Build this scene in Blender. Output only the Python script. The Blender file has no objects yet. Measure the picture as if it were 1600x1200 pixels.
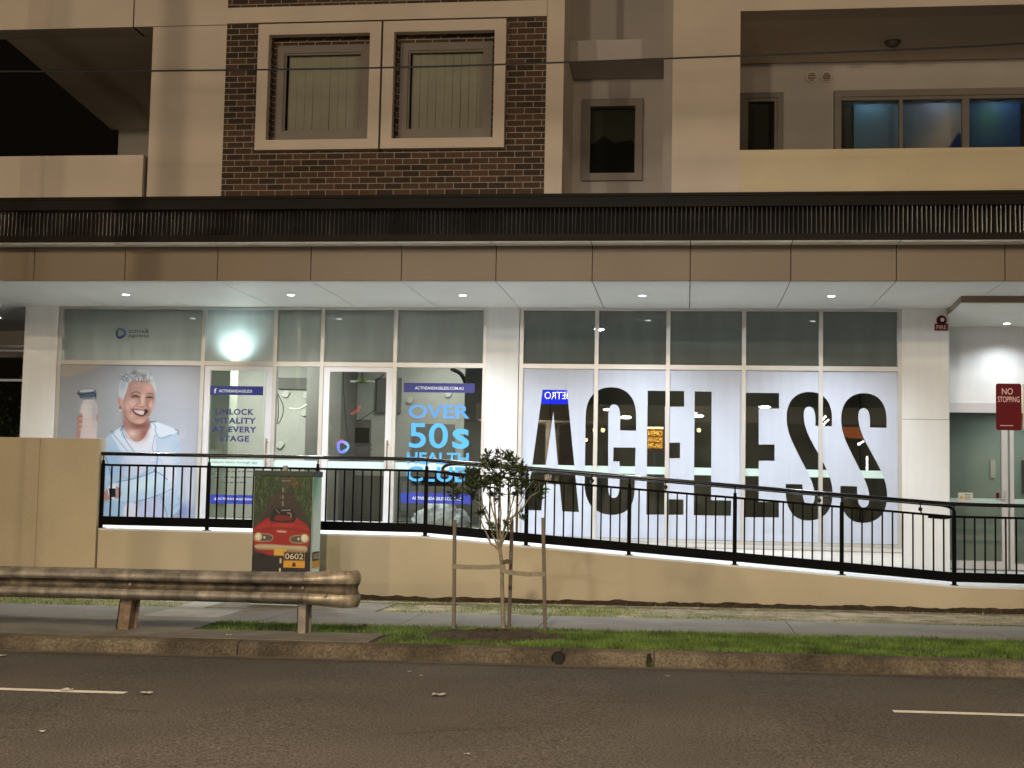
import bpy, bmesh, math, random
import numpy as np
from mathutils import Vector, Matrix
random.seed(7); rng = np.random.default_rng(7)
scene = bpy.context.scene
COL = scene.collection

# ------------------------------------------------------------------ camera
CP, CYW, CR, CF = .07619, .12763, .02005, 2133.0      # pitch, yaw (left), roll, focal length in 1600-px units
_f = np.array([-math.sin(CYW)*math.cos(CP), math.cos(CYW)*math.cos(CP), math.sin(CP)])
_r0 = np.array([math.cos(CYW), math.sin(CYW), 0.]); _u0 = np.cross(_r0, _f)
_r = _r0*math.cos(CR)+_u0*math.sin(CR); _u = -_r0*math.sin(CR)+_u0*math.cos(CR)
EYE = 1.6
cam = bpy.data.objects.new('camera', bpy.data.cameras.new('camera')); COL.objects.link(cam)
cam.data.sensor_width = 36; cam.data.lens = CF/1600*36; cam.data.clip_start = .1; cam.data.clip_end = 500
M = Matrix(((_r[0], _u[0], -_f[0], 0), (_r[1], _u[1], -_f[1], 0), (_r[2], _u[2], -_f[2], EYE), (0, 0, 0, 1)))
cam.matrix_world = M
scene.camera = cam
def at(x, y, Y):
    """survey helper: photo pixel -> (X, Z) on the vertical plane at distance Y"""
    d = _f+(x-800)/CF*_r-(y-600)/CF*_u
    t = Y/d[1]; return float(d[0]*t), float(EYE+d[2]*t)
def gz(X): return .009*X                                # the street climbs slightly to the right
def on_ground(x, y, h=0.):
    d = _f+(x-800)/CF*_r-(y-600)/CF*_u
    X = 0
    for _ in range(8):
        t = (gz(X)+h-EYE)/d[2]; X = t*d[0]
    return float(X), float(t*d[1])

# ------------------------------------------------------------------ world, light, exposure
w = bpy.data.worlds.new('World'); scene.world = w; w.use_nodes = True
bg = w.node_tree.nodes['Background']; bg.inputs[0].default_value = (1, .74, .5, 1); bg.inputs[1].default_value = .003
scene.view_settings.view_transform = 'Standard'; scene.view_settings.look = 'None'
scene.view_settings.exposure = 0; scene.view_settings.gamma = 1
def lamp(name, kind, loc, power, color, size=.1, rot=None, **k):
    l = bpy.data.lights.new(name, kind); l.energy = power; l.color = color
    if kind == 'AREA': l.size = size
    else: l.shadow_soft_size = size
    for a, b in k.items(): setattr(l, a, b)
    o = bpy.data.objects.new(name, l); o.location = loc
    if rot: o.rotation_euler = rot
    COL.objects.link(o); return o
WARM = (1, .80, .56)
lamp('balcony_fill_light', 'POINT', (-7.5, -17, 3.4), 2600, (1, .86, .66), .08)  # unseen fill lamp, added to brighten the dark balcony ceilings
_fl = Vector((-4.0, -21, 9.2)); _aim = Vector((-1.0, 13.5, 0))-_fl
lamp('forecourt_flood', 'SPOT', _fl, 6000, (.80, .90, 1), .35, rot=_aim.to_track_quat('-Z', 'Y').to_euler(), spot_size=math.radians(23), spot_blend=.4)
STREET = [((-14, -5, 8.6), 3900), ((13.5, -4.5, 8.6), 3900), ((-9.0, -21, 8.5), 4800)]
for p, e in STREET: lamp('street_light', 'POINT', p, e, WARM, .3)
lamp('street_light', 'SPOT', (-1.5, .6, 9.0), 6400, WARM, .14, rot=(math.radians(9), 0, 0), spot_size=math.radians(168), spot_blend=.8)
scene.cycles.max_bounces = 8; scene.cycles.transparent_max_bounces = 16

# ------------------------------------------------------------------ materials
def srgb(r, g, b):
    f = lambda c: (c/255/12.92 if c/255 <= .04045 else ((c/255+.055)/1.055)**2.4)
    return (f(r), f(g), f(b), 1)
MATS = {}
def mat(name, col, rough=.6, metal=0, var=.12, scale=3., fine=0., fscale=60., bump=0., streak=0., spec=.5, emit=None, estr=0., col2=None, stretch=None, transl=0.):
    m = bpy.data.materials.new(name); m.use_nodes = True; nt = m.node_tree; N = nt.nodes; L = nt.links
    b = N['Principled BSDF']; b.inputs['Roughness'].default_value = rough; b.inputs['Metallic'].default_value = metal
    b.inputs['Specular IOR Level'].default_value = spec
    c = tuple(col[:3])+(1,)
    tc = N.new('ShaderNodeTexCoord'); out = None
    geo = N.new('ShaderNodeNewGeometry')
    vec = geo.outputs['Position']
    if stretch:
        mp = N.new('ShaderNodeMapping'); mp.inputs['Scale'].default_value = stretch; L.new(vec, mp.inputs[0]); vec = mp.outputs[0]
    def noise(s, det=4, v=None):
        n = N.new('ShaderNodeTexNoise'); n.inputs['Scale'].default_value = s; n.inputs['Detail'].default_value = det
        L.new(v or vec, n.inputs['Vector']); return n.outputs[0]
    rgb = N.new('ShaderNodeRGB'); rgb.outputs[0].default_value = c; cur = rgb.outputs[0]
    if col2 is not None:
        mx = N.new('ShaderNodeMix'); mx.data_type = 'RGBA'
        r = N.new('ShaderNodeMapRange'); r.inputs[1].default_value = .42; r.inputs[2].default_value = .6
        L.new(noise(scale*.7, 6), r.inputs[0]); L.new(r.outputs[0], mx.inputs[0])
        L.new(cur, mx.inputs[6]); mx.inputs[7].default_value = tuple(col2[:3])+(1,); cur = mx.outputs[2]
    def mul(fac_out, amount, cur):
        r = N.new('ShaderNodeMapRange'); r.inputs[1].default_value = .3; r.inputs[2].default_value = .7
        r.inputs[3].default_value = 1-amount; r.inputs[4].default_value = 1+amount; r.clamp = False
        L.new(fac_out, r.inputs[0])
        v = N.new('ShaderNodeVectorMath'); v.operation = 'SCALE'; L.new(cur, v.inputs[0]); L.new(r.outputs[0], v.inputs['Scale']); return v.outputs[0]
    if var: cur = mul(noise(scale), var, cur)
    if fine:
        nf = noise(fscale, 2); cur = mul(nf, fine, cur)
    if streak:
        mp = N.new('ShaderNodeMapping'); mp.inputs['Scale'].default_value = (9, 9, .5); L.new(geo.outputs['Position'], mp.inputs[0])
        cur = mul(noise(1.2, 5, mp.outputs[0]), streak, cur)
    L.new(cur, b.inputs['Base Color'])
    if bump:
        bp = N.new('ShaderNodeBump'); bp.inputs['Strength'].default_value = bump; bp.inputs['Distance'].default_value = .01
        L.new(noise(fscale, 3), bp.inputs['Height']); L.new(bp.outputs[0], b.inputs['Normal'])
    if emit:
        b.inputs['Emission Color'].default_value = tuple(emit[:3])+(1,); b.inputs['Emission Strength'].default_value = estr
    if transl:
        t = N.new('ShaderNodeBsdfTranslucent'); L.new(cur, t.inputs[0]); ms = N.new('ShaderNodeMixShader'); ms.inputs[0].default_value = transl
        L.new(b.outputs[0], ms.inputs[1]); L.new(t.outputs[0], ms.inputs[2]); L.new(ms.outputs[0], N['Material Output'].inputs[0])
    MATS[name] = m; return m
def g3(v, k=1.): return (v, v*k, v*k*k)
mat('render_cream', (.61, .52, .43), .85, var=.05, scale=1.3, fine=.05, fscale=90, bump=.12)
mat('render_white', (.70, .70, .69), .8, var=.04, scale=1.5, fine=.03, fscale=80, streak=.03)
mat('render_tan', (.66, .56, .38), .88, var=.07, scale=1.1, fine=.07, fscale=70, bump=.15)
mat('render_grey', (.42, .38, .345), .85, var=.05, scale=1.4, fine=.05, fscale=80)
mat('fascia_panel', (.21, .16, .11), .55, var=.05, scale=1.2, fine=.03, fscale=60)
mat('soffit_panel', (.66, .645, .58), .6, var=.05, scale=1.2, fine=.02)
mat('gap_dark', (.01, .009, .008), .9, var=0)
mat('dark_metal', (.014, .012, .009), .6, .0, spec=.12, var=.15, scale=2)
mat('slat_metal', (.55, .54, .53), .27, .95, var=.6, scale=2.0)
mat('aluminium', (.46, .45, .43), .42, .45, var=.06, scale=2)
mat('aluminium_bright', (.55, .55, .57), .42, .2, var=.04, scale=2)
mat('window_grey', (.175, .15, .125), .5, .2, var=.06, scale=3)
mat('blind', (.56, .51, .465), .8, var=.1, scale=2)
mat('blind_dark', (.07, .07, .055), .9, var=.1, scale=2)
mat('black_paint', (.002, .002, .002), .5, .0, var=.1, scale=5, spec=.07)
mat('white_floor', (.74, .75, .76), .55, var=.06, scale=2.5, fine=.03)
mat('timber', (.15, .12, .09), .85, var=.25, scale=9, fine=.15, fscale=120, stretch=(1, 1, .1), bump=.3)
mat('hessian', (.24, .20, .14), .95, var=.15, scale=30, fine=.2, fscale=300)
mat('bark', (.22, .185, .125), .9, var=.3, scale=30, fine=.15, fscale=200, bump=.3)
mat('leaf', (.026, .042, .013), .45, var=.5, scale=25, transl=.08)
mat('leaf_pale', (.075, .105, .030), .5, var=.4, scale=25, transl=.15)
mat('grass_blade', (.125, .20, .035), .7, var=.6, scale=3.5, fine=.3, fscale=45, transl=.25)
mat('grass_dry', (.34, .38, .15), .8, var=.35, scale=7, fine=.3, fscale=45, transl=.2)
mat('soil', (.085, .066, .035), .95, var=.35, scale=6, fine=.4, fscale=70, bump=.8, col2=(.045, .055, .018))
mat('sand', (.34, .275, .185), .95, var=.25, scale=5, fine=.3, fscale=60, bump=.7, col2=(.20, .165, .095))
mat('mulch', (.055, .038, .022), .95, var=.5, scale=14, fine=.5, fscale=90, bump=1)
mat('concrete_path', (.25, .24, .22), .9, var=.12, scale=2, fine=.22, fscale=110, bump=.4)
mat('concrete_light', (.38, .36, .32), .9, var=.1, scale=5, fine=.15, fscale=90, bump=.3)
mat('kerb_concrete', (.125, .10, .066), .95, var=.4, scale=2.2, fine=.4, fscale=40, bump=.9, col2=(.062, .048, .03))
mat('asphalt', (.092, .077, .064), .88, var=.10, scale=.8, fine=.75, fscale=60, bump=.55, col2=(.078, .066, .055))
mat('road_paint', (.75, .72, .62), .7, var=.12, scale=8, fine=.15, fscale=60)
mat('galvanised', (.235, .205, .165), .6, .25, var=.4, scale=5, fine=.15, fscale=70, streak=.35, bump=.1)
mat('rusty_steel', (.18, .125, .08), .75, .3, var=.4, scale=8, fine=.25, fscale=90)
mat('brass', (.35, .24, .13), .4, .6)
mat('cable', (.006, .006, .006), .6, var=0)
mat('blue_decal', (.010, .017, .15), .5, var=.03)
mat('blue_text', (.012, .016, .10), .5, var=.03)
mat('white_text', (.75, .77, .82), .5, var=.0)
mat('grey_text', (.09, .10, .11), .6, var=0)
mat('film_white', (.46, .505, .61), .5, var=.04, scale=1.6, streak=.035)
mat('frost_strip', (.50, .66, .62), .6, var=.03)
mat('sign_red', (.085, .003, .006), .6, spec=.15, var=.06, scale=8)
mat('sign_cream', (.55, .45, .30), .5, var=.06, scale=8)
mat('sign_black', (.01, .01, .01), .5, var=0)
mat('sign_pink', (.62, .42, .42), .5, var=0)
mat('plate_yellow', (.62, .30, .02), .5, var=.08, scale=20)
mat('cabinet_side', (.40, .50, .44), .6, var=.15, scale=6, streak=.2)
mat('cabinet_green', (.03, .05, .03), .6, var=.15, scale=6)
mat('litter', (.42, .40, .34), .8, var=.1, scale=20)
mat('room_wall', (.30, .31, .28), .8, var=.10, scale=1.4, fine=.03, fscale=20)
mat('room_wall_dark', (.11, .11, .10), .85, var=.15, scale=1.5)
mat('room_column', (.50, .55, .46), .7, var=.06, scale=2)
mat('patch_grey', (.38, .39, .36), .8, var=.15, scale=4)
mat('room_floor', (.20, .19, .17), .7, var=.2, scale=2)
mat('hall_wall', (.27, .32, .285), .7, var=.08, scale=1.1)
mat('plastic_bag', (.55, .58, .60), .35, var=.3, scale=18)
mat('lamp_glow', (1, 1, 1), .5, var=0, emit=(.92, .97, 1), estr=14)
mat('lamp_hot', (1, 1, 1), .5, var=0, emit=(.70, .93, 1), estr=30)
mat('red_glow', (.3, 0, 0), .5, var=0, emit=(1, .06, .07), estr=2.2)
mat('green_glow', (0, .2, .1), .5, var=0, emit=(0, .55, .28), estr=.8)
mat('fixture_dark', (.05, .045, .035), .5, var=.1)
def brick_mat():
    m = bpy.data.materials.new('brick'); m.use_nodes = True; nt = m.node_tree; N = nt.nodes; L = nt.links; b = N['Principled BSDF']
    g = N.new('ShaderNodeNewGeometry'); s = N.new('ShaderNodeSeparateXYZ'); L.new(g.outputs['Position'], s.inputs[0])
    ad = N.new('ShaderNodeMath'); L.new(s.outputs[0], ad.inputs[0]); L.new(s.outputs[1], ad.inputs[1])
    c = N.new('ShaderNodeCombineXYZ'); L.new(ad.outputs[0], c.inputs[0]); L.new(s.outputs[2], c.inputs[1])
    t = N.new('ShaderNodeTexBrick'); L.new(c.outputs[0], t.inputs['Vector'])
    t.inputs['Scale'].default_value = 1; t.inputs['Brick Width'].default_value = .24; t.inputs['Row Height'].default_value = .086
    t.inputs['Mortar Size'].default_value = .0055; t.inputs['Mortar Smooth'].default_value = .15; t.inputs['Bias'].default_value = -.2
    t.inputs['Color1'].default_value = (.036, .020, .012, 1); t.inputs['Color2'].default_value = (.105, .052, .028, 1); t.inputs['Mortar'].default_value = (.34, .30, .235, 1)
    n = N.new('ShaderNodeTexNoise'); n.inputs['Scale'].default_value = 25; L.new(g.outputs['Position'], n.inputs['Vector'])
    r = N.new('ShaderNodeMapRange'); r.inputs[3].default_value = .65; r.inputs[4].default_value = 1.35; L.new(n.outputs[0], r.inputs[0])
    v = N.new('ShaderNodeVectorMath'); v.operation = 'SCALE'; L.new(t.outputs[0], v.inputs[0]); L.new(r.outputs[0], v.inputs['Scale'])
    L.new(v.outputs[0], b.inputs['Base Color']); b.inputs['Roughness'].default_value = .85
    bp = N.new('ShaderNodeBump'); bp.invert = True; bp.inputs['Strength'].default_value = .5; bp.inputs['Distance'].default_value = .006
    L.new(t.outputs['Fac'], bp.inputs['Height']); L.new(bp.outputs[0], b.inputs['Normal'])
    MATS['brick'] = m
brick_mat()
def glass_mat(name, tint, refl, frost=0., fcol=(.5, .5, .5), rough=.0, tr=.4):
    m = bpy.data.materials.new(name); m.use_nodes = True; nt = m.node_tree; N = nt.nodes; L = nt.links; N.remove(N['Principled BSDF'])
    t = N.new('ShaderNodeBsdfTransparent'); t.inputs[0].default_value = tuple(tint)+(1,)
    gl = N.new('ShaderNodeBsdfGlossy'); gl.inputs['Roughness'].default_value = rough; gl.inputs[0].default_value = (1, 1, 1, 1)
    base = t.outputs[0]
    if frost:
        geo = N.new('ShaderNodeNewGeometry'); nz = N.new('ShaderNodeTexNoise'); nz.inputs['Scale'].default_value = 1.3
        mp = N.new('ShaderNodeMapping'); mp.inputs['Scale'].default_value = (3, 1, .6); L.new(geo.outputs['Position'], mp.inputs[0]); L.new(mp.outputs[0], nz.inputs['Vector'])
        r = N.new('ShaderNodeMapRange'); r.inputs[1].default_value = .3; r.inputs[2].default_value = .7; r.inputs[3].default_value = .9; r.inputs[4].default_value = 1.1; L.new(nz.outputs[0], r.inputs[0])
        sc = N.new('ShaderNodeVectorMath'); sc.operation = 'SCALE'; sc.inputs[0].default_value = fcol; L.new(r.outputs[0], sc.inputs['Scale'])
        d = N.new('ShaderNodeBsdfDiffuse'); L.new(sc.outputs[0], d.inputs[0])
        tl = N.new('ShaderNodeBsdfTranslucent'); L.new(sc.outputs[0], tl.inputs[0])
        m1 = N.new('ShaderNodeMixShader'); m1.inputs[0].default_value = tr; L.new(d.outputs[0], m1.inputs[1]); L.new(tl.outputs[0], m1.inputs[2])
        m2 = N.new('ShaderNodeMixShader'); m2.inputs[0].default_value = frost; L.new(base, m2.inputs[1]); L.new(m1.outputs[0], m2.inputs[2]); base = m2.outputs[0]
    m3 = N.new('ShaderNodeMixShader'); m3.inputs[0].default_value = refl; L.new(base, m3.inputs[1]); L.new(gl.outputs[0], m3.inputs[2])
    L.new(m3.outputs[0], N['Material Output'].inputs[0]); MATS[name] = m; return m
glass_mat('shop_glass', (.86, .90, .86), .09)
glass_mat('dark_glass', (.74, .76, .70), .05)
glass_mat('frosted_clear', (.8, .85, .84), .05, .80, (.40, .44, .41), tr=.55)
glass_mat('frosted_grey', (.5, .5, .5), .05, .985, (.155, .18, .165), tr=.2)
def vcol_mat(name, rough=.55, spec=.4):
    m = bpy.data.materials.new(name); m.use_nodes = True; N = m.node_tree.nodes; b = N['Principled BSDF']
    a = N.new('ShaderNodeAttribute'); a.attribute_name = 'Col'; m.node_tree.links.new(a.outputs[0], b.inputs['Base Color'])
    b.inputs['Roughness'].default_value = rough; b.inputs['Specular IOR Level'].default_value = spec; MATS[name] = m
vcol_mat('poster_and_reflection'); vcol_mat('painted_mural', .5); vcol_mat('gradient_decal', .5)

# ------------------------------------------------------------------ mesh helpers
class MB:
    def __init__(s): s.v = []; s.f = []; s.m = []; s.cur = 0
    def add(s, vs, fs):
        o = len(s.v); s.v += [tuple(map(float, p)) for p in vs]; s.f += [tuple(i+o for i in f) for f in fs]; s.m += [s.cur]*len(fs); return s
    def box(s, x0, x1, y0, y1, z0, z1, rise=0.):
        """axis box; rise = how much z grows from x0 to x1"""
        vs = [(x, y, z+(rise if x == x1 else 0)) for x in (x0, x1) for y in (y0, y1) for z in (z0, z1)]
        return s.add(vs, [(0, 1, 3, 2), (4, 6, 7, 5), (0, 4, 5, 1), (2, 3, 7, 6), (0, 2, 6, 4), (1, 5, 7, 3)])
    def tube(s, pts, r, n=8, cap=True):
        pts = [Vector(p) for p in pts]; rs = r if isinstance(r, (list, tuple)) else [r]*len(pts); rings = []
        ref = None
        for i, p in enumerate(pts):
            t = (pts[min(i+1, len(pts)-1)]-pts[max(i-1, 0)]).normalized()
            if ref is None: ref = Vector((0, 0, 1)) if abs(t.z) < .9 else Vector((1, 0, 0))
            a = t.cross(ref).normalized(); b = a.cross(t).normalized(); ref = b
            rings.append([p+(a*math.cos(2*math.pi*k/n)+b*math.sin(2*math.pi*k/n))*rs[i] for k in range(n)])
        vs = [v for R in rings for v in R]; fs = []
        for i in range(len(rings)-1):
            for k in range(n): fs.append((i*n+k, i*n+(k+1) % n, (i+1)*n+(k+1) % n, (i+1)*n+k))
        if cap: fs += [tuple(range(n))[::-1], tuple((len(rings)-1)*n+k for k in range(n))]
        return s.add(vs, fs)
    def ball(s, c, r, n=10, m=7, sz=1.):
        vs = []; fs = []
        for i in range(m+1):
            a = math.pi*i/m
            for k in range(n): b = 2*math.pi*k/n; vs.append((c[0]+r*math.sin(a)*math.cos(b), c[1]+r*math.sin(a)*math.sin(b), c[2]+r*sz*math.cos(a)))
        for i in range(m):
            for k in range(n): fs.append((i*n+k, (i+1)*n+k, (i+1)*n+(k+1) % n, i*n+(k+1) % n))
        return s.add(vs, fs)
    def prism(s, poly, y0, y1):
        """polygon in (x, z) swept from y0 to y1"""
        n = len(poly); vs = [(x, y0, z) for x, z in poly]+[(x, y1, z) for x, z in poly]
        return s.add(vs, [tuple(range(n)), tuple(range(2*n-1, n-1, -1))]+[(i, i+n, (i+1) % n+n, (i+1) % n) for i in range(n)])
    def frame(s, x0, x1, z0, z1, w, y0, y1, wb=None, wt=None):
        wb = w if wb is None else wb; wt = w if wt is None else wt
        s.box(x0, x0+w, y0, y1, z0, z1); s.box(x1-w, x1, y0, y1, z0, z1)
        s.box(x0+w, x1-w, y0, y1, z1-wt, z1); s.box(x0+w, x1-w, y0, y1, z0, z0+wb); return s
    def quad(s, x0, x1, z0, z1, y): return s.add([(x0, y, z0), (x1, y, z0), (x1, y, z1), (x0, y, z1)], [(0, 1, 2, 3)])
def world_loc(o):
    p = Vector((0, 0, 0))
    while o: p += o.location; o = o.parent
    return p
def tag(o, **k):
    for a, v in k.items():
        if v: o[a] = v
    return o
def obj(name, mb, m, parent=None, smooth=False, base=None, bevel=0, **tags):
    ms = m if isinstance(m, (list, tuple)) else [m]
    me = bpy.data.meshes.new(name)
    vs = np.array(mb.v, dtype=float)
    if parent is not None: off = np.array(world_loc(parent)); 
    else:
        off = np.array(base) if base is not None else np.array([(vs[:, 0].min()+vs[:, 0].max())/2, (vs[:, 1].min()+vs[:, 1].max())/2, vs[:, 2].min()])
    me.from_pydata((vs-off).tolist(), [], mb.f); me.update()
    for x in ms: me.materials.append(MATS[x] if isinstance(x, str) else x)
    if len(ms) > 1: me.polygons.foreach_set('material_index', mb.m)
    bm = bmesh.new(); bm.from_mesh(me); bmesh.ops.recalc_face_normals(bm, faces=bm.faces) if len(bm.faces) < 30000 else None; bm.to_mesh(me); bm.free()
    if smooth:
        me.polygons.foreach_set('use_smooth', [True]*len(me.polygons)); me.set_sharp_from_angle(angle=math.radians(40))
    o = bpy.data.objects.new(name, me); COL.objects.link(o)
    if parent is not None: o.parent = parent
    else: o.location = off
    if bevel:
        b = o.modifiers.new('bevel', 'BEVEL'); b.width = bevel; b.segments = 2; b.limit_method = 'ANGLE'
    tag(o, **tags); return o
def empty(name, loc, **tags):
    o = bpy.data.objects.new(name, None); o.location = loc; o.empty_display_size = .2; COL.objects.link(o); tag(o, **tags); return o
def copy_tree(o, parent=None):
    c = o.copy(); COL.objects.link(c); c.parent = parent
    for ch in [x for x in COL.objects if x.parent == o]: copy_tree(ch, c)
    return c
def text_mb(s, x0, x1, z0, z1, y, bold=0., mirror=False, th=0., space=1.):
    """lettering as a mesh fitted to the rectangle x0..x1, z0..z1 on the plane y"""
    cu = bpy.data.curves.new('lettering', 'FONT'); cu.body = s; cu.size = 1; cu.offset = bold; cu.resolution_u = 4; cu.space_character = space
    cu.align_x = 'CENTER'
    to = bpy.data.objects.new('lettering', cu); COL.objects.link(to)
    dg = bpy.context.evaluated_depsgraph_get(); me = to.evaluated_get(dg).to_mesh()
    v = np.array([q.co[:] for q in me.vertices]); f = [tuple(p.vertices) for p in me.polygons]
    to.evaluated_get(dg).to_mesh_clear(); bpy.data.objects.remove(to); bpy.data.curves.remove(cu)
    mn = v.min(0); mx = v.max(0); a = (v[:, 0]-mn[0])/(mx[0]-mn[0]); b = (v[:, 1]-mn[1])/(mx[1]-mn[1])
    X = x1-(x1-x0)*a if mirror else x0+(x1-x0)*a
    mb = MB(); mb.add(np.stack([X, np.full(len(a), y), z0+(z1-z0)*b], 1), f); return mb
def join(*mbs):
    o = MB()
    for m in mbs: o.add(m.v, m.f)
    return o
def text_px(s, cx, cy, wpx, hpx, Y, **k):
    x0, z0 = at(cx-wpx/2, cy+hpx/2, Y); x1, z1 = at(cx+wpx/2, cy-hpx/2, Y)
    zc = at(cx, cy, Y)[1]; h = hpx*Y/CF
    return text_mb(s, x0, x1, zc-h/2, zc+h/2, Y, **k)
def rect_px(xa, ya, xb, yb, Y):
    """rectangle between two photo corners on plane Y, squared up"""
    x0, z1 = at(xa, ya, Y); x1, z0 = at(xb, yb, Y); c = at((xa+xb)/2, (ya+yb)/2, Y)[1]; h = (yb-ya)*Y/CF
    return x0, x1, c-h/2, c+h/2
def bez(p0, p1, p2, p3, n=10):
    return [((1-t)**3*p0[0]+3*(1-t)**2*t*p1[0]+3*(1-t)*t*t*p2[0]+t**3*p3[0], (1-t)**3*p0[1]+3*(1-t)**2*t*p1[1]+3*(1-t)*t*t*p2[1]+t**3*p3[1]) for t in np.linspace(0, 1, n+1)[1:]]
def fill_mb(loops, y):
    """even-odd filled flat shape from loops of (x, z)"""
    cu = bpy.data.curves.new('shape', 'CURVE'); cu.dimensions = '2D'; cu.fill_mode = 'BOTH'
    for lp in loops:
        sp = cu.splines.new('POLY'); sp.points.add(len(lp)-1); sp.use_cyclic_u = True
        for q, (x, z) in zip(sp.points, lp): q.co = (x, z, 0, 1)
    to = bpy.data.objects.new('shape', cu); COL.objects.link(to)
    dg = bpy.context.evaluated_depsgraph_get(); me = to.evaluated_get(dg).to_mesh()
    vs = [(q.co[0], y, q.co[1]) for q in me.vertices]; fs = [tuple(p.vertices) for p in me.polygons]
    to.evaluated_get(dg).to_mesh_clear(); bpy.data.objects.remove(to); bpy.data.curves.remove(cu)
    return MB().add(vs, fs)

# ------------------------------------------------------------------ painter for flat prints (returns colours per grid vertex)
class Paint:
    def __init__(s, PX, PY, base):
        s.x = PX; s.y = PY; s.c = np.ones(PX.shape+(3,))*np.array(base, float)
    def blend(s, a, col):
        a = np.clip(a, 0, 1)[..., None]; s.c = s.c*(1-a)+np.array(col, float)*a
    def dist(s, pts, closed=True):
        d = np.full(s.x.shape, 1e9); inside = np.zeros(s.x.shape, bool); n = len(pts)
        for i in range(n if closed else n-1):
            x0, y0 = pts[i]; x1, y1 = pts[(i+1) % n]; dx, dy = x1-x0, y1-y0
            t = np.clip(((s.x-x0)*dx+(s.y-y0)*dy)/(dx*dx+dy*dy+1e-9), 0, 1)
            d = np.minimum(d, np.hypot(s.x-x0-t*dx, s.y-y0-t*dy))
            if closed and dy != 0:
                c = ((y0 > s.y) != (y1 > s.y)) & (s.x < dx*(s.y-y0)/dy+x0); inside ^= c
        return np.where(inside, -d, d) if closed else d
    def poly(s, pts, col, soft=.6, op=1., smooth=True, it=2):
        if smooth: pts = chaikin(pts, True, it)
        s.blend(op*np.clip(.5-s.dist(pts)/soft/2, 0, 1), col)
    def line(s, pts, wd, col, op=1., soft=.5):
        pts = chaikin(pts, False)
        s.blend(op*np.clip(.5-(s.dist(pts, False)-wd/2)/soft/2, 0, 1), col)
    def blob(s, cx, cy, rx, ry, col, op=1., ang=0.):
        ca, sa = math.cos(ang), math.sin(ang); u = (s.x-cx)*ca+(s.y-cy)*sa; v = -(s.x-cx)*sa+(s.y-cy)*ca
        s.blend(op*np.exp(-((u/rx)**2+(v/ry)**2)), col)
def chaikin(p, closed=True, it=2):
    p = [tuple(q) for q in p]
    for _ in range(it):
        q = [] if closed else [p[0]]; n = len(p)
        for i in range(n if closed else n-1):
            a = p[i]; b = p[(i+1) % n]; q += [(a[0]*.75+b[0]*.25, a[1]*.75+b[1]*.25), (a[0]*.25+b[0]*.75, a[1]*.25+b[1]*.75)]
        if not closed: q.append(p[-1])
        p = q
    return p
def painted_grid(name, m, parent, X0, X1, Z0, Z1, y, nx, nz, px_corners, painter, gain=1., side=None, **tags):
    a = np.linspace(0, 1, nx); b = np.linspace(0, 1, nz); A, B = np.meshgrid(a, b)      # B: 0 top .. 1 bottom
    tl, tr, br, bl = [np.array(c, float) for c in px_corners]
    P = (tl*(1-A)[..., None]+tr*A[..., None])*(1-B)[..., None]+(bl*(1-A)[..., None]+br*A[..., None])*B[..., None]
    col = painter(P[..., 0], P[..., 1])/255.
    lin = np.where(col <= .04045, col/12.92, ((np.clip(col, 0, 1)+.055)/1.055)**2.4)*gain
    if side is None: V = np.stack([X0+(X1-X0)*A, np.full(A.shape, y), Z1+(Z0-Z1)*B], -1).reshape(-1, 3)
    else: V = np.stack([np.full(A.shape, side), X0+(X1-X0)*A, Z1+(Z0-Z1)*B], -1).reshape(-1, 3)
    i = np.arange(nz-1)[:, None]*nx+np.arange(nx-1)[None, :]
    F = np.stack([i, i+nx, i+nx+1, i+1], -1).reshape(-1, 4)
    off = np.array(world_loc(parent)) if parent is not None else V.mean(0)
    me = bpy.data.meshes.new(name); me.from_pydata((V-off).tolist(), [], F.tolist()); me.materials.append(MATS[m])
    ca = me.color_attributes.new('Col', 'FLOAT_COLOR', 'POINT')
    ca.data.foreach_set('color', np.concatenate([lin.reshape(-1, 3), np.ones((nx*nz, 1))], 1).ravel().astype(np.float32))
    o = bpy.data.objects.new(name, me); COL.objects.link(o)
    if parent is not None: o.parent = parent
    else: o.location = off
    tag(o, **tags); return o

# ================================================================== GROUND
def sheet(name, x0, x1, y0, y1, h, m, kind='structure', th=0., **t):
    mb = MB()
    if th: mb.box(x0, x1, y0, y1, gz(x0)+h-th, gz(x0)+h, gz(x1)-gz(x0))
    else: mb.add([(x0, y0, gz(x0)+h), (x1, y0, gz(x1)+h), (x1, y1, gz(x1)+h), (x0, y1, gz(x0)+h)], [(0, 1, 2, 3)])
    return obj(name, mb, m, kind=kind, **t)
sheet('ground', -160, 160, -160, 160, -.03, 'soil')
sheet('road', -60, 60, -3.5, 12.72, 0, 'asphalt')
sheet('far_footpath', -60, 60, -14, -3.5, .1, 'concrete_path')
GX = .135
sheet('verge', -40, 30, 12.8, 18.2, GX-.012, 'soil')
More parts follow.
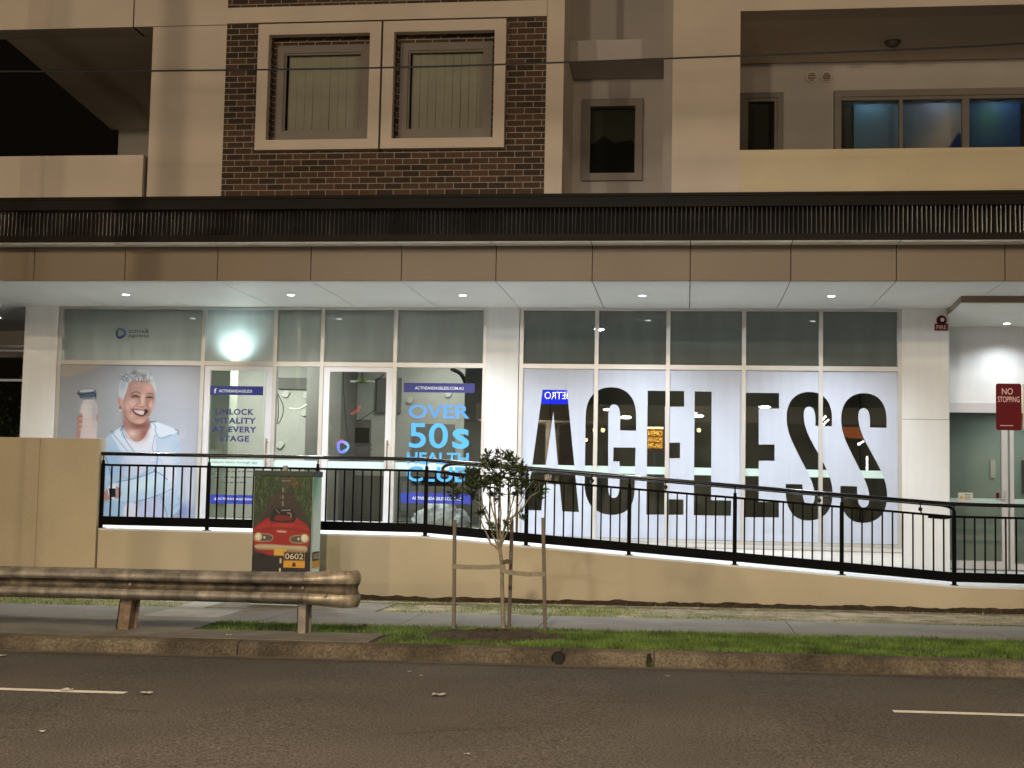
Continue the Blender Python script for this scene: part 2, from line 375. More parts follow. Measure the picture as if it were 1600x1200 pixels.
# kerb in cast lengths with open joints
kerb = MB(); joints = [-16.5, -10.2, -4.2, -1.12, -.27, 5, 12]
prof = [(12.66, -.03), (12.672, .09), (12.69, .118), (12.715, .13), (12.86, .137), (12.86, -.03)]
for a, b in zip(joints[:-1], joints[1:]):
    n = max(2, int((b-a)/.12)); xs = np.linspace(a+.004, b-.004, n); vs = []
    for x in xs:
        for k, (y, z) in enumerate(prof):
            j = .010*(k in (1, 2, 3)); vs.append((x, y+random.uniform(-j, j), gz(x)+z+random.uniform(-j, j)*.7))
    m_ = len(prof); fs = [tuple(range(m_)), tuple((n-1)*m_+k for k in range(m_))[::-1]]
    for i in range(n-1):
        for k in range(m_): fs.append((i*m_+k, (i+1)*m_+k, (i+1)*m_+(k+1) % m_, i*m_+(k+1) % m_))
    kerb.add(vs, fs)
obj('kerb', kerb, 'kerb_concrete', smooth=True, kind='structure')
sheet('gutter', -40, 30, 12.50, 12.70, .004, mat('gutter', (.12, .10, .075), .9, var=.3, scale=3, fine=.35, fscale=60, bump=.5))
# footpath slabs
path = MB(); js = [-40, -14, -11.5, -9.2, -6.9, -4.6, -3.05, -1.55, 1.15, 3.3, 5.6, 9, 14, 30]
for a, b in zip(js[:-1], js[1:]): path.box(a+.006, b-.006, 14.55, 16.02, gz(a)+GX-.06, gz(a)+GX+.004, gz(b)-gz(a))
obj('footpath', path, 'concrete_path', kind='structure')
apron = MB()
for a, b in ((-40, -11), (-11, -8.3), (-8.3, -5.9), (-5.9, -5.02)): apron.box(a+.005, b-.005, 12.87, 14.545, gz(a)+GX-.06, gz(a)+GX+.002, gz(b)-gz(a))
apron.box(-5.015, -2.98, 12.87, 13.62, gz(-5)+GX-.06, gz(-5)+GX+.006, gz(-2.98)-gz(-5.015))
obj('paving_slab', apron, mat('apron', (.17, .15, .115), .92, var=.25, scale=3, fine=.25, fscale=80, bump=.5), kind='structure')
pad = MB(); pad.box(-6.05, -5.2, 14.9, 15.75, gz(-5.6)+GX, gz(-5.6)+GX+.008); pad.box(-6.1, -5.75, 16.05, 17.1, gz(-5.6)+GX-.03, gz(-5.6)+GX+.01); 
obj('service_pit_lid', pad, 'concrete_light', label='pale rectangular concrete pit lid set in the grey footpath', category='pit lid')
pad2 = MB(); pad2.box(-5.72, -3.65, 16.03, 17.35, gz(-4.7)+GX-.05, gz(-4.7)+GX+.012)
obj('concrete_pad', pad2, mat('pad', (.20, .18, .145), .92, var=.2, scale=4, fine=.2, fscale=80), kind='structure')
# bare sandy soil and mulch
def patch(name, pts, h, m, jit=.03, kind='structure'):
    mb = MB(); P = chaikin(pts, True, 1); P = [(x+random.uniform(-jit, jit), y+random.uniform(-jit, jit)) for x, y in P]
    mb.add([(x, y, gz(x)+h) for x, y in P], [tuple(range(len(P)))]); return obj(name, mb, m, kind=kind)
patch('dirt', [(-14, 16.03), (6, 16.03), (6, 17.99), (-14, 17.99)], GX-.009, mat('bare_earth', (.34, .28, .18), .95, var=.35, scale=3, fine=.35, fscale=60, bump=.7, col2=(.17, .17, .07)), .0)
patch('dirt', [(-3.2, 17.2), (-1, 17.3), (.2, 16.7), (1.2, 16.3), (6, 16.25), (6, 17.9), (0, 17.75), (-3.4, 17.75)], GX-.006, 'sand', .08)
mul = MB(); n = 26; R = []
for i in range(9):
    for k in range(n):
        a = 2*math.pi*k/n; q = i/8; rr = q*(1+.12*math.sin(3*a)+.08*math.sin(5*a+1)); x = -1.88+.72*rr*math.cos(a); y = 13.75+.5*rr*math.sin(a)
        mul.v.append((x, y, gz(x)+GX-.02+.075*(1-q*q)+random.uniform(-.018, .018)*(q < .95)))
for i in range(8):
    for k in range(n): mul.f.append((i*n+k, (i+1)*n+k, (i+1)*n+(k+1) % n, i*n+(k+1) % n)); mul.m.append(0)
obj('mulch', mul, 'mulch', label='dark mulch ringed round the foot of the sapling', kind='stuff', category='mulch')
# grass blades
def blades(name, n, region, m, hmin, hmax, label, dens=None):
    vs = []; fs = []; k = 0
    while k < n:
        x = random.uniform(region[0], region[1]); y = random.uniform(region[2], region[3])
        if dens and random.random() > dens(x, y): 
            n -= .35; continue
        a = random.uniform(0, 6.28); h = random.uniform(hmin, hmax); wd = random.uniform(.003, .006); lx = random.gauss(0, .4)*h; ly = random.gauss(0, .4)*h; z = gz(x)+GX-.014
        o = len(vs); cx, cy = math.cos(a)*wd, math.sin(a)*wd
        vs += [(x-cx, y-cy, z), (x+cx, y+cy, z), (x+lx, y+ly, z+h)]; fs.append((o, o+1, o+2)); k += 1
    mb = MB(); mb.v = vs; mb.f = fs; mb.m = [0]*len(fs)
    return obj(name, mb, m, label=label, kind='stuff', category='grass')
def pn(x, y, s=1.): return .5+.25*(math.sin(x*2.3*s+y*1.7)+math.sin(x*5.1*s-y*3.9+1.3)*.7+math.sin(x*11*s+y*7+2)*.5)
def d_front(x, y):
    if -2.62 < x < -1.15 and ((x+1.88)/.72)**2+((y-13.75)/.5)**2 < 1: return .04
    if x < -2.9 and y < 13.66: return 0
    if x < -5.0: return 0
    if x < -2.4: return .35+.3*pn(x, y)
    return min(1, .35+1.1*pn(x*1.3, y*1.3))*(1 if y > 12.9+.04*math.sin(x*9) else .3)
blades('grass', 52000, (-5.0, 6, 12.84, 14.56), 'grass_blade', .02, .055, 'short green grass of the verge between kerb and footpath', d_front)
def d_back(x, y):
    if -5.72 < x < -3.65 and y < 17.4: return 0
    if -6.1 < x < -5.75: return 0
    b = 17.35+.15*math.sin(x*3)
    if y > b: return .08
    if x > .2: return (.5 if y < 16.2+.1*math.sin(x*4) else .04+.12*(pn(x, y, .5) > .75))
    return max(.04, 1.5*pn(x*.8, y*.8)-.45)
blades('grass', 14000, (-12, 6, 16.02, 17.8), 'grass_dry', .02, .06, 'patchy pale grass between footpath and ramp wall', d_back)
blades('grass', 11000, (-12, 1.5, 16.02, 17.5), 'grass_blade', .02, .05, 'green tufts along the back edge of the footpath', d_back)
# lane lines
for a, b, c, d in ((-12, (197, 1083), None, 0), ((1395, 1111.5), 9, None, 0)):
    if isinstance(b, tuple): x1 = on_ground(*b)[0]; x0 = -9.0
    else: x0 = on_ground(*a)[0]; x1 = b
    mb = MB(); yy = 10.24 if x0 < 0 else 10.5; N_ = 40; xs = np.linspace(x0, x1, N_); vs = []
    for x in xs: vs += [(x, yy-.055+random.uniform(-.003, .003), gz(x)+.004), (x, yy+.055+random.uniform(-.003, .003), gz(x)+.004)]
    mb.add(vs, [(2*i, 2*i+2, 2*i+3, 2*i+1) for i in range(N_-1)])
    obj('lane_marking', mb, 'road_paint', kind='structure')
rc = random.Random(4); cm = MB()
for (u, v, L_, a_) in ((1050, 1062, 1.1, .02), (1130, 1068, .5, -.04), (560, 1150, 1.4, .5), (1240, 1130, 1.2, -.7), (300, 1120, .9, .9), (880, 1095, .8, .15), (140, 1105, .7, -.3)):
    X, Y = on_ground(u, v); vs = []; n = 26
    for i in range(n):
        t = i/(n-1); X += L_/n*math.cos(a_)+rc.uniform(-.008, .008); Y += L_/n*math.sin(a_)+rc.uniform(-.012, .012); wd = .004*math.sin(math.pi*t)+.0008
        vs += [(X, Y-wd, gz(X)+.003), (X, Y+wd, gz(X)+.003)]
    cm.add(vs, [(2*i, 2*i+2, 2*i+3, 2*i+1) for i in range(n-1)])
obj('road_crack', cm, mat('crack', (.03, .026, .022), .95, var=0), kind='structure')
# drain outlet and weed in the kerb
X, _ = on_ground(875, 1026, .06)
dr = empty('kerb_drain', (X, 12.66, gz(X)), label='broken dark drain outlet in the kerb face', category='drain')
mb = MB(); mb.prism([(X+.055*math.cos(a)*(1+.2*math.sin(3*a)), gz(X)+.065+.055*math.sin(a)) for a in np.linspace(0, 6.1, 14)], 12.645, 12.66); obj('outlet_hole', mb, 'gap_dark', dr)
mb = MB(); mb.tube([(X+.06*math.cos(a), 12.648, gz(X)+.062+.058*math.sin(a)) for a in np.linspace(.3, 3.6, 10)], .008, 6); obj('pipe_rim', mb, 'dark_metal', dr, smooth=True)
X, _ = on_ground(1015, 1030, .06)
cr = empty('kerb_drain', (X, 12.66, gz(X)), label='narrow dark slot in the kerb with a weed growing from it', category='drain')
mb = MB(); mb.prism([(X-.02, gz(X)+.01), (X+.02, gz(X)+.01), (X+.028, gz(X)+.07), (X+.01, gz(X)+.13), (X-.02, gz(X)+.12), (X-.028, gz(X)+.06)], 12.645, 12.668); obj('slot', mb, 'gap_dark', cr)
mb = MB()
for _ in range(16):
    a = random.uniform(-1, 1); p = Vector((X+random.uniform(-.02, .02), 12.64, gz(X)+.01)); q = p+Vector((a*.05, -.02, random.uniform(.03, .07)))
    mb.add([p+Vector((-.004, 0, 0)), p+Vector((.004, 0, 0)), q], [(0, 1, 2)])
obj('weed', mb, 'leaf_pale', cr)
# litter
for (u, v, s, lab) in ((685, 1088, .05, 'crumpled white paper in mid road, the largest scrap'), (229, 1085, .042, 'flattened pale wrapper just right of the left lane line'), (105, 1080, .045, 'pale scrap lying on the far edge of the left lane line'),
                       (657, 1057, .02, 'small pale leaf on the road below the sapling'), (3, 1026, .035, 'pale leaf against the kerb at the far left'), (640, 1051, .02, 'thin pale twig on the road near the kerb'),
                       (358, 994, .035, 'pale curled leaf standing on the paving behind the kerb'), (1043, 1058, .02, 'tiny white fleck on the road right of the kerb slot'), (730, 1180, .02, 'pale leaf low in the middle of the road'), (65, 1145, .022, 'tiny leaf on the road at lower left')):
    h = GX if v < 1000 else 0
    X, Y = on_ground(u, v, h); mb = MB(); n = 6; vs = []
    for i in range(n):
        for j in range(4): vs.append((X+(i/5-.5)*s*2, Y+(j/3-.5)*s*1.6, gz(X)+h+.008+random.uniform(0, s*.35)))
    mb.add(vs, [(i*4+j, i*4+j+1, i*4+j+5, i*4+j+4) for i in range(n-1) for j in range(3) if random.random() > .15])
    obj('litter', mb, 'litter', label=lab, category='litter', group='scraps of litter on the street')

# ================================================================== APARTMENT BUILDING WITH SHOP
bld = empty('apartment_building', (-2.5, 18.2, 0), label='cream apartment block with a lit shopfront under a dark louvred canopy', category='building')
YF = 18.2; ZC = 5.42; GL = 20.5; SZ = 4.34; TR = 3.45; FZ = .94
def part(name, mb, m, parent=bld, **k): return obj(name, mb, m, parent, **k)
# --- upper storey
mb = MB(); mb.box(-7.59, -6.5, YF, YF+.5, 5.3, 8.05); part('column', mb, 'render_cream')
mb = MB(); mb.box(-1.95, -1.71, YF, 19.8, 5.3, 9.2); part('column', mb, 'render_cream')
mb = MB(); mb.box(-.23, .67, YF, 20.5, 5.3, 9.2); part('column', mb, 'render_cream')
mb = MB(); mb.box(-.36, -.235, 18.75, 19.8, 5.3, 9.2); part('column', mb, 'render_grey')
mb = MB(); mb.box(-14, -7.9, YF, YF+.4, 8.06, 9.2); mb.box(-7.88, -6.5, YF, YF+.45, 8.06, 9.2); part('beam', mb, 'render_cream')
mb = MB(); mb.box(-7.9, -7.88, YF+.02, YF+.4, 8.05, 9.2); part('joint', mb, 'gap_dark')
mb = MB(); mb.box(-6.5, -1.95, YF-.03, YF+.3, 8.065, 8.29); part('beam', mb, 'render_cream')
mb = MB(); mb.box(.67, 9, YF, YF+.4, 8.075, 9.2); part('beam', mb, 'render_cream')
W1 = (-5.84, -4.40, 6.37, 7.86); W2 = (-4.06, -2.66, 6.37, 7.86)
mb = MB(); mb.box(-6.5, W1[0], YF, YF+.25, 5.3, 8.06); mb.box(W1[1], W2[0], YF, YF+.25, 5.3, 8.06); mb.box(W2[1], -1.951, YF, YF+.25, 5.3, 8.06)
for W in (W1, W2): mb.box(W[0], W[1], YF, YF+.25, 5.3, W[2]); mb.box(W[0], W[1], YF, YF+.25, W[3], 8.06)
mb.box(-6.5, -1.951, YF, YF+.25, 8.291, 9.2)
part('brick_wall', mb, 'brick')
for (a, b, lab) in ((-6.0, -4.245, 'left'), (-4.215, -2.5, 'right')):
    sm = MB(); sm.frame(a, b, 6.22, 8.01, .155, YF-.12, YF+.01, wb=.14, wt=.155); s_ = part('window_surround', sm, 'render_cream')
for W in (W1, W2):
    x0, x1, z0, z1 = W; x0 += .05; x1 -= .05; z0 += .05; z1 -= .09
    fm = MB(); fm.frame(x0, x1, z0, z1, .11, YF+.10, YF+.17); fm.frame(x0+.11, x1-.11, z0+.11, z1-.11, .025, YF+.125, YF+.16)
    fm.box(W[0], x0, YF+.13, YF+.24, W[2], W[3]); fm.box(x1, W[1], YF+.13, YF+.24, W[2], W[3]); fm.box(x0, x1, YF+.13, YF+.24, W[2], z0); fm.box(x0, x1, YF+.13, YF+.24, z1, W[3])
    fr = part('window', fm, ['window_grey', 'brick'])
    fr.data.polygons.foreach_set('material_index', [0]*48+[1]*24)
    gm = MB(); gm.quad(x0+.12, x1-.12, z0+.12, z1-.12, YF+.14); part('pane', gm, 'dark_glass', fr)
    bm_ = MB(); n = 9; ws = (x1-x0-.26)/n
    for k in range(n):
        xx = x0+.15+k*ws; j = random.uniform(0, .02); bm_.add([(xx, YF+.21+j, z0+.16), (xx+ws-.004-random.uniform(0, .008), YF+.235-j*.5, z0+.16), (xx+ws-.004, YF+.235-j*.5, z1-.12), (xx, YF+.21+j, z1-.12)], [(0, 1, 2, 3)])
    part('vertical_blind', bm_, 'blind', fr)
    bk = MB(); bk.box(x0-.02, x1+.02, YF+.26, YF+.28, z0-.02, z1+.02); part('room_back', bk, 'gap_dark', fr)
mb = MB(); mb.box(-4.245, -4.215, YF-.06, YF-.02, 6.2, 8.0); part('surround_joint', mb, 'gap_dark')
# recess with small window
x0, x1, z0, z1 = -1.56, -.68, 6.13, 7.35
mb = MB(); mb.box(-1.71, x0+.02, 19.8, 20.0, 5.3, 7.66); mb.box(x1-.02, -.23, 19.8, 20.0, 5.3, 7.66); mb.box(x0+.02, x1-.02, 19.8, 20.0, 5.3, z0+.02); mb.box(x0+.02, x1-.02, 19.8, 20.0, z1-.02, 7.66)
mb.box(-1.71, -.23, 19.6, 20, 8.0, 9.2); part('recess_wall', mb, 'render_grey')
mb = MB(); mb.box(-1.705, -.365, 18.95, 20.0, 7.665, 7.97); part('beam', mb, 'render_grey')
fm = MB(); fm.frame(x0, x1, z0, z1, .11, 19.74, 19.86); fr = part('window', fm, 'window_grey')
gm = MB(); gm.quad(x0+.1, x1-.1, z0+.1, z1-.1, 19.82); part('pane', gm, 'dark_glass', fr)
gm = MB(); gm.quad(x0+.1, x1-.1, z0+.6, z1-.1, 19.95); part('roller_blind', gm, 'blind_dark', fr)
gm = MB(); gm.prism([(x0+.1, z0+.1), (x1-.1, z0+.1), (x1-.1, z0+.50), (x1-.16, z0+.64), (x1-.42, z0+.60), (x0+.3, z0+.70), (x0+.2, z0+.62), (x0+.1, z0+.56)], 19.9, 19.91); part('curtain_edge', gm, 'gap_dark', fr)
mb = MB(); mb.box(x0, x1, 20.02, 20.05, z0, z1); part('room_back', mb, 'gap_dark', fr)
# balconies
mb = MB(); mb.box(.67, 9, YF, YF+.18, 5.3, 6.17); part('balcony_parapet', mb, 'render_tan')
mb = MB(); mb.box(-14, -7.66, YF, YF+.18, 5.3, 6.2); part('balcony_parapet', mb, 'render_cream')
mb = MB(); mb.box(-7.64, -7.6, YF+.1, YF+.3, 5.3, 6.2); part('joint', mb, 'gap_dark')
mb = MB(); mb.box(.67, 9, YF+.4, 20.5, 8.075, 8.3); part('balcony_ceiling', mb, mat('ceiling_dim', (.75, .66, .54), .85, var=.04))
mb = MB(); mb.add([(-10.02, 18.61, 8.06), (-7.6, 18.61, 8.06), (-7.6, 23.7, 8.06), (-10.6, 23.7, 8.06)], [(0, 1, 2, 3)]); mb.add([(-10.05, 18.61, 8.3), (-7.6, 18.61, 8.3), (-7.6, 23.7, 8.3), (-10.63, 23.7, 8.3)], [(0, 1, 2, 3)])
mb.add([(-10.02, 18.6, 8.06), (-10.05, 18.6, 8.3), (-10.63, 23.7, 8.3), (-10.6, 23.7, 8.06)], [(0, 1, 2, 3)]); part('balcony_ceiling', mb, MATS['ceiling_dim'])
mb = MB(); mb.box(-9.92-.55, -7.6, 23.7, 23.9, 5.3, 8.3); part('balcony_wall', mb, 'render_grey')
mb = MB(); mb.box(.67, 9, GL, GL+.2, 7.63, 8.07); mb.box(1.40, 2.14, GL, GL+.2, 5.3, 7.63); part('balcony_wall', mb, 'render_grey')
mb = MB(); mb.box(-14, 9, 18.38, 20.49, 5.3, 5.42); mb.box(-10.6, -7.6, 20.49, 23.7, 5.3, 5.42); part('balcony_floor', mb, 'render_white')
fm = MB(); fm.frame(.75, 1.40, 5.5, 7.62, .08, GL-.03, GL+.08); fm.frame(.83, 1.32, 5.55, 7.54, .05, GL, GL+.06); fr = part('window', fm, 'window_grey')
gm = MB(); gm.quad(.85, 1.30, 5.55, 7.5, GL+.03); part('pane', gm, 'dark_glass', fr)
gm = MB(); gm.quad(.8, 1.35, 5.55, 7.5, GL+.15); part('roller_blind', gm, 'blind_dark', fr)
fm = MB(); fm.frame(2.15, 6.6, 5.45, 7.63, .1, GL-.04, GL+.1)
for xm, w_ in ((3.12, .05), (4.05, .1), (5.0, .05), (5.9, .1)): fm.box(xm-w_/2, xm+w_/2, GL-.02, GL+.08, 5.45, 7.53)
fm.box(2.25, 6.5, GL-.01, GL+.07, 7.48, 7.53); fr = part('window', fm, 'window_grey')
gm = MB(); gm.quad(2.25, 6.5, 5.5, 7.5, GL+.03); part('pane', gm, 'dark_glass', fr)
# blue and pink glass reflection painted on a panel added behind the balcony panes
def paint_reflection(x, y):
    P = Paint(x, y, (90, 130, 160))
    P.blob(1360, 150, 60, 30, (85, 140, 170)); P.blob(1390, 235, 60, 45, (120, 110, 145)); P.blob(1440, 160, 60, 30, (110, 125, 150), .9); P.blob(1450, 215, 70, 26, (205, 160, 150), .95, -.5); P.blob(1480, 175, 40, 22, (200, 190, 185), .8, -.7)
    P.poly([(1440, 240), (1495, 178), (1505, 178), (1505, 240)], (40, 60, 125), .6, smooth=False)
    P.poly([(1508, 140), (1600, 140), (1600, 240), (1508, 240)], (45, 85, 150), .6, smooth=False); P.blob(1540, 160, 30, 25, (80, 135, 140), .9); P.blob(1575, 225, 25, 20, (80, 120, 130), .8); P.poly([(1560, 195), (1600, 150), (1600, 240), (1530, 240)], (40, 75, 140), 3, .6)
    return P.c
sx0, sx1 = 2.47, 4.9
painted_grid('painted_reflection', 'poster_and_reflection', fr, sx0, sx1, 5.95, 7.5, GL+.27, 120, 70, ((1332, 152), (1590, 143), (1600, 250), (1332, 252)), paint_reflection, 1.0)
mb = MB(); mb.box(.7, 9, GL+.3, GL+.33, 5.4, 7.7); part('room_back', mb, 'blind_dark', fr)
for xl in (2.7, 3.7, 4.6): lamp('room_light', 'POINT', (xl, GL+.09, 7.6), 8, (.82, .85, 1), .03)  # added lamps that light the painted reflection
for u in (1268, 1291):
    x, z = at(u, 121, GL); v = MB(); v.tube([(x+.075*math.cos(a), GL-.03, z+.075*math.sin(a)) for a in np.linspace(0, 6.2832, 21)], .012, 6, False); v.tube([(x, GL-.01, z), (x, GL+.002, z)], .07, 16)
    vv = part('wall_vent', v, 'render_cream', smooth=True); q = MB()
    for k in range(-2, 3):
        h_ = math.sqrt(.06**2-(k*.024)**2); q.box(x-h_, x+h_, GL-.022, GL-.012, z+k*.024-.005, z+k*.024+.005)
    part('vent_slots', q, 'gap_dark', vv)
X_, Z_ = at(1393, 72, 19.7); m_ = MB(); m_.tube([(X_, 19.6, 8.07), (X_, 19.6, 8.03)], [.12, .10], 20); m_.ball((X_, 19.6, 8.03), .09, 14, 8, .5); obj('ceiling_lamp', m_, 'fixture_dark', smooth=True, label='round unlit lamp on the right balcony ceiling', category='lamp')
m_ = MB(); m_.box(-8.35, -8.12, 20.7, 20.95, 8.0, 8.055); m_.box(-8.31, -8.16, 20.74, 20.91, 7.96, 8.0); obj('ceiling_lamp', m_, 'fixture_dark', bevel=.01, label='square unlit lamp on the left balcony ceiling', category='lamp')
# --- louvred canopy band
mb = MB(); mb.box(-14, 9, 17.42, 18.19, 5.25, 5.40); mb.box(-14, 9, 17.40, 17.44, 5.385, 5.425); part('canopy_cap', mb, 'dark_metal')
mb = MB(); mb.box(-14, 9, 17.43, 17.62, 4.81, 4.90); part('canopy_trim', mb, 'dark_metal')
mb = MB(); mb.box(-14, 9, 17.62, 18.1, 4.84, 5.25); part('canopy_back', mb, 'gap_dark')
mb = MB(); x = -10.2
while x < 8.9:
    t = random.gauss(0, .006); mb.add([(x-.004+t, 17.462, 4.9), (x+.007+t, 17.455, 4.9), (x+.007+t*.3, 17.455, 5.25), (x-.004+t*.3, 17.462, 5.25), (x+.006+t, 17.52, 4.9), (x+.006+t*.3, 17.52, 5.25)], [(0, 1, 2, 3), (1, 4, 5, 2)]); x += .0565
part('louvre_slats', mb, 'slat_metal')
JX = [-14, -12.9, -11.6, -10.3, -9.01, -7.69, -6.37, -5.06, -3.81, -2.53, -1.25, .03, 1.32, 2.65, 3.99, 5.3, 6.6, 9]
mb = MB(); mb2 = MB(); mb3 = MB()
for a, b in zip(JX[:-1], JX[1:]):
    a += .006; b -= .006
    mb2.box(a, b, 17.45, 17.75, 4.80, 4.812)
    mb.add([(a, 17.78, 4.80), (b, 17.78, 4.80), (b, 17.80, 4.775), (a, 17.80, 4.775)], [(0, 1, 2, 3)])
    mb.box(a, b, 17.80, 17.83, 4.345, 4.775)
    if a < 3.7:
        mb3.box(a, b, 17.84, GL+.05 if a > -10.5 else 24, SZ, SZ+.012)
    else: mb3.box(a, b, 17.84, 19.3, SZ, SZ+.012)
part('fascia_panel', mb, 'fascia_panel'); part('canopy_underside', mb2, 'soffit_panel'); part('soffit', mb3, 'soffit_panel')
mb = MB(); mb.box(-14, 9, 17.84, 17.9, SZ+.02, 4.84); mb.box(-14, 9, 17.84, 24.5, SZ+.02, SZ+.05); part('soffit_backing', mb, 'gap_dark')
# --- shop pillars and floor
for a, b, lab in ((-10.46, -9.9, 'l'), (-3.03, -2.53, 'm'), (3.12, 3.79, 'r')):
    mb = MB(); mb.box(a, b, GL-.06, GL+.6, .3, SZ); part('pillar', mb, 'render_white', bevel=.006)
mb = MB(); mb.box(3.123, 3.788, GL-.064, GL-.059, 2.715, 2.722); part('joint', mb, mat('joint_grey', (.25, .24, .22), .9, var=0))
def fz(x): return .94 if x < -3.5 else (.48 if x > 3.4 else .94-.46*(x+3.5)/6.9)
mb = MB()
for a, b in ((-14, -3.5), (-3.5, 3.4), (3.4, 9)): mb.box(a, b, 18.1, 22 if b > 3.5 else GL+.02, fz(a)-.12, fz(a), fz(b-.001)-fz(a))
part('walkway_floor', mb, 'white_floor')
mb = MB(); mb.prism([(-2.53, .3), (3.12, .3), (3.12, .84), (-2.53, .84)], GL-.02, GL+.1); part('skirting', mb, 'render_white')
mb = MB(); mb.box(-2.50, 3.12, GL-.024, GL-.02, .775, .782); part('joint', mb, MATS['joint_grey'])
# --- glazing frames
XL = [-9.86, -7.5, -6.34, -5.59, -4.44, -3.05]; XR = [-2.49, -1.35, -.28, .84, 1.96, 3.09]
def glazing(xs, zb, doors, transom_mat, label_mat='aluminium'):
    f = MB(); h = .03
    for i, x in enumerate(xs): f.box(x-h, x+h, GL-.05, GL+.05, zb, SZ-.002)
    for a, b in zip(xs[:-1], xs[1:]): f.box(a+h, b-h, GL-.048, GL+.048, TR-.035, TR+.035); f.box(a+h, b-h, GL-.048, GL+.048, SZ-.04, SZ-.002); 
    for i, (a, b) in enumerate(zip(xs[:-1], xs[1:])):
        if i not in doors: f.box(a+h, b-h, GL-.048, GL+.048, zb, zb+.05)
    fr = part('shop_window', f, 'aluminium')
    for i, (a, b) in enumerate(zip(xs[:-1], xs[1:])):
        q = MB(); q.quad(a+h, b-h, TR+.035, SZ-.04, GL+.01); part('transom_pane', q, transom_mat, fr)
        if i in doors:
            d = MB(); d.frame(a+h+.004, b-h-.004, zb+.01, TR-.04, .095, GL-.035, GL+.02, wb=.1, wt=.07); dd = part('shop_door', d, 'aluminium_bright')
            q = MB(); q.quad(a+h+.095, b-h-.095, zb+.1, TR-.1, GL); part('pane', q, 'shop_glass', dd)
            xh = b-h-.05; q = MB(); q.tube([(xh, GL-.09, zb+.9), (xh, GL-.09, zb+1.35)], .012, 8); q.box(xh-.01, xh+.01, GL-.09, GL-.03, zb+.95, zb+.97); q.box(xh-.01, xh+.01, GL-.09, GL-.03, zb+1.28, zb+1.3); part('pull_handle', q, 'brass', dd)
        else:
            q = MB(); q.quad(a+h, b-h, zb+.05, TR-.035, GL+.01); part('pane', q, 'shop_glass', fr)
    return fr
glazing(XL, FZ, (1, 3), 'frosted_clear'); glazing(XR, .84, (), 'frosted_grey')
fs = MB()
for xs in (XL, XR):
    for a, b in zip(xs[:-1], xs[1:]):
        x_, z_ = at(900, 733, GL); fs.box(a+.03, b-.03, GL-.012, GL-.010, z_-.055, z_+.055) if a > -8 else None
part('frosted_strip', fs, 'frost_strip')
# --- interior rooms
mb = MB(); mb.box(-9.9, -2.6, 25.2, 25.3, FZ, 4.2); mb.box(-10.0, -9.9, GL+.06, 25.3, FZ, 4.2); mb.box(-2.78, -2.68, GL+.06, 25.3, FZ, 4.2); part('room_wall', mb, 'room_wall')
mb = MB(); mb.box(-10, -2.6, GL+.06, 25.3, FZ-.05, FZ-.01); part('room_floor', mb, 'room_floor')
mb = MB(); mb.box(-10, -2.68, GL+.06, 25.3, 4.21, 4.25); part('room_ceiling', mb, 'room_wall')
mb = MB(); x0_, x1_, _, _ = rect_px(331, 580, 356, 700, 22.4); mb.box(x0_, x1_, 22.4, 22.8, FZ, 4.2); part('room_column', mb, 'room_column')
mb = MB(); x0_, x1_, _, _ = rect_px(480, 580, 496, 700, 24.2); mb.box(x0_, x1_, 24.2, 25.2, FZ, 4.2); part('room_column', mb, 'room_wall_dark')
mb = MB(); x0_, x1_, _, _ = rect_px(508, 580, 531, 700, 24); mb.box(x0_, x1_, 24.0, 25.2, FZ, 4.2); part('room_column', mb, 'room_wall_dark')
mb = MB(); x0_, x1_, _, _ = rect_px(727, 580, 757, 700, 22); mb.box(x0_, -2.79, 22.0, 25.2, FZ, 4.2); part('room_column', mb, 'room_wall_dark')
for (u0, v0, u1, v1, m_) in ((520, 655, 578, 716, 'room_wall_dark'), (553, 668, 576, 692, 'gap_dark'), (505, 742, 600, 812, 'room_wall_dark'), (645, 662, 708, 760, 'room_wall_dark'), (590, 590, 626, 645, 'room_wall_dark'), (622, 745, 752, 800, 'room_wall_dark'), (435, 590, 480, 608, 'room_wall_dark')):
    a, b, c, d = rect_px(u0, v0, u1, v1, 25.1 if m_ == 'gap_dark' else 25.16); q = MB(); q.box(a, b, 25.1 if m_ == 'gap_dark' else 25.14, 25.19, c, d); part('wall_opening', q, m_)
for pts, r_, m_ in (([(432, 600), (436, 640), (432, 670), (446, 640), (434, 615)], .008, 'gap_dark'), ([(452, 638), (468, 640), (480, 632)], .014, 'room_column'), ([(536, 580), (538, 640), (546, 700)], .006, 'gap_dark'), ([(565, 575), (567, 590)], .008, 'gap_dark'), ([(567, 596), (590, 594), (600, 585)], .008, 'gap_dark'), ([(340, 580), (334, 620), (345, 680)], .006, 'gap_dark'), ([(365, 576), (364, 620), (368, 640)], .006, 'gap_dark'), ([(425, 590), (415, 615), (425, 640)], .012, 'room_column'), ([(548, 596), (585, 596)], .02, 'room_column'), ([(556, 660), (588, 640)], .006, 'gap_dark'), ([(705, 576), (722, 584), (728, 600)], .04, 'gap_dark')):
    P_ = []
    for u, v in pts: x, z = at(u, v, 23.5); P_.append((x, 23.5, z))
    P_ = [(a, 23.5, c) for a, c in chaikin([(p[0], p[2]) for p in P_], False)]
    q = MB(); q.tube(P_, r_, 6); obj('loose_cable', q, m_, bld, smooth=True)
x, z = at(565, 598, 23.4); q = MB(); q.tube([(x, 23.4, z+.1), (x, 23.4, z)], [.03, .12], 14); obj('pendant_lamp', q, 'leaf_pale', smooth=True, label='small dusty pendant lamp hanging inside the second shop door', category='lamp')
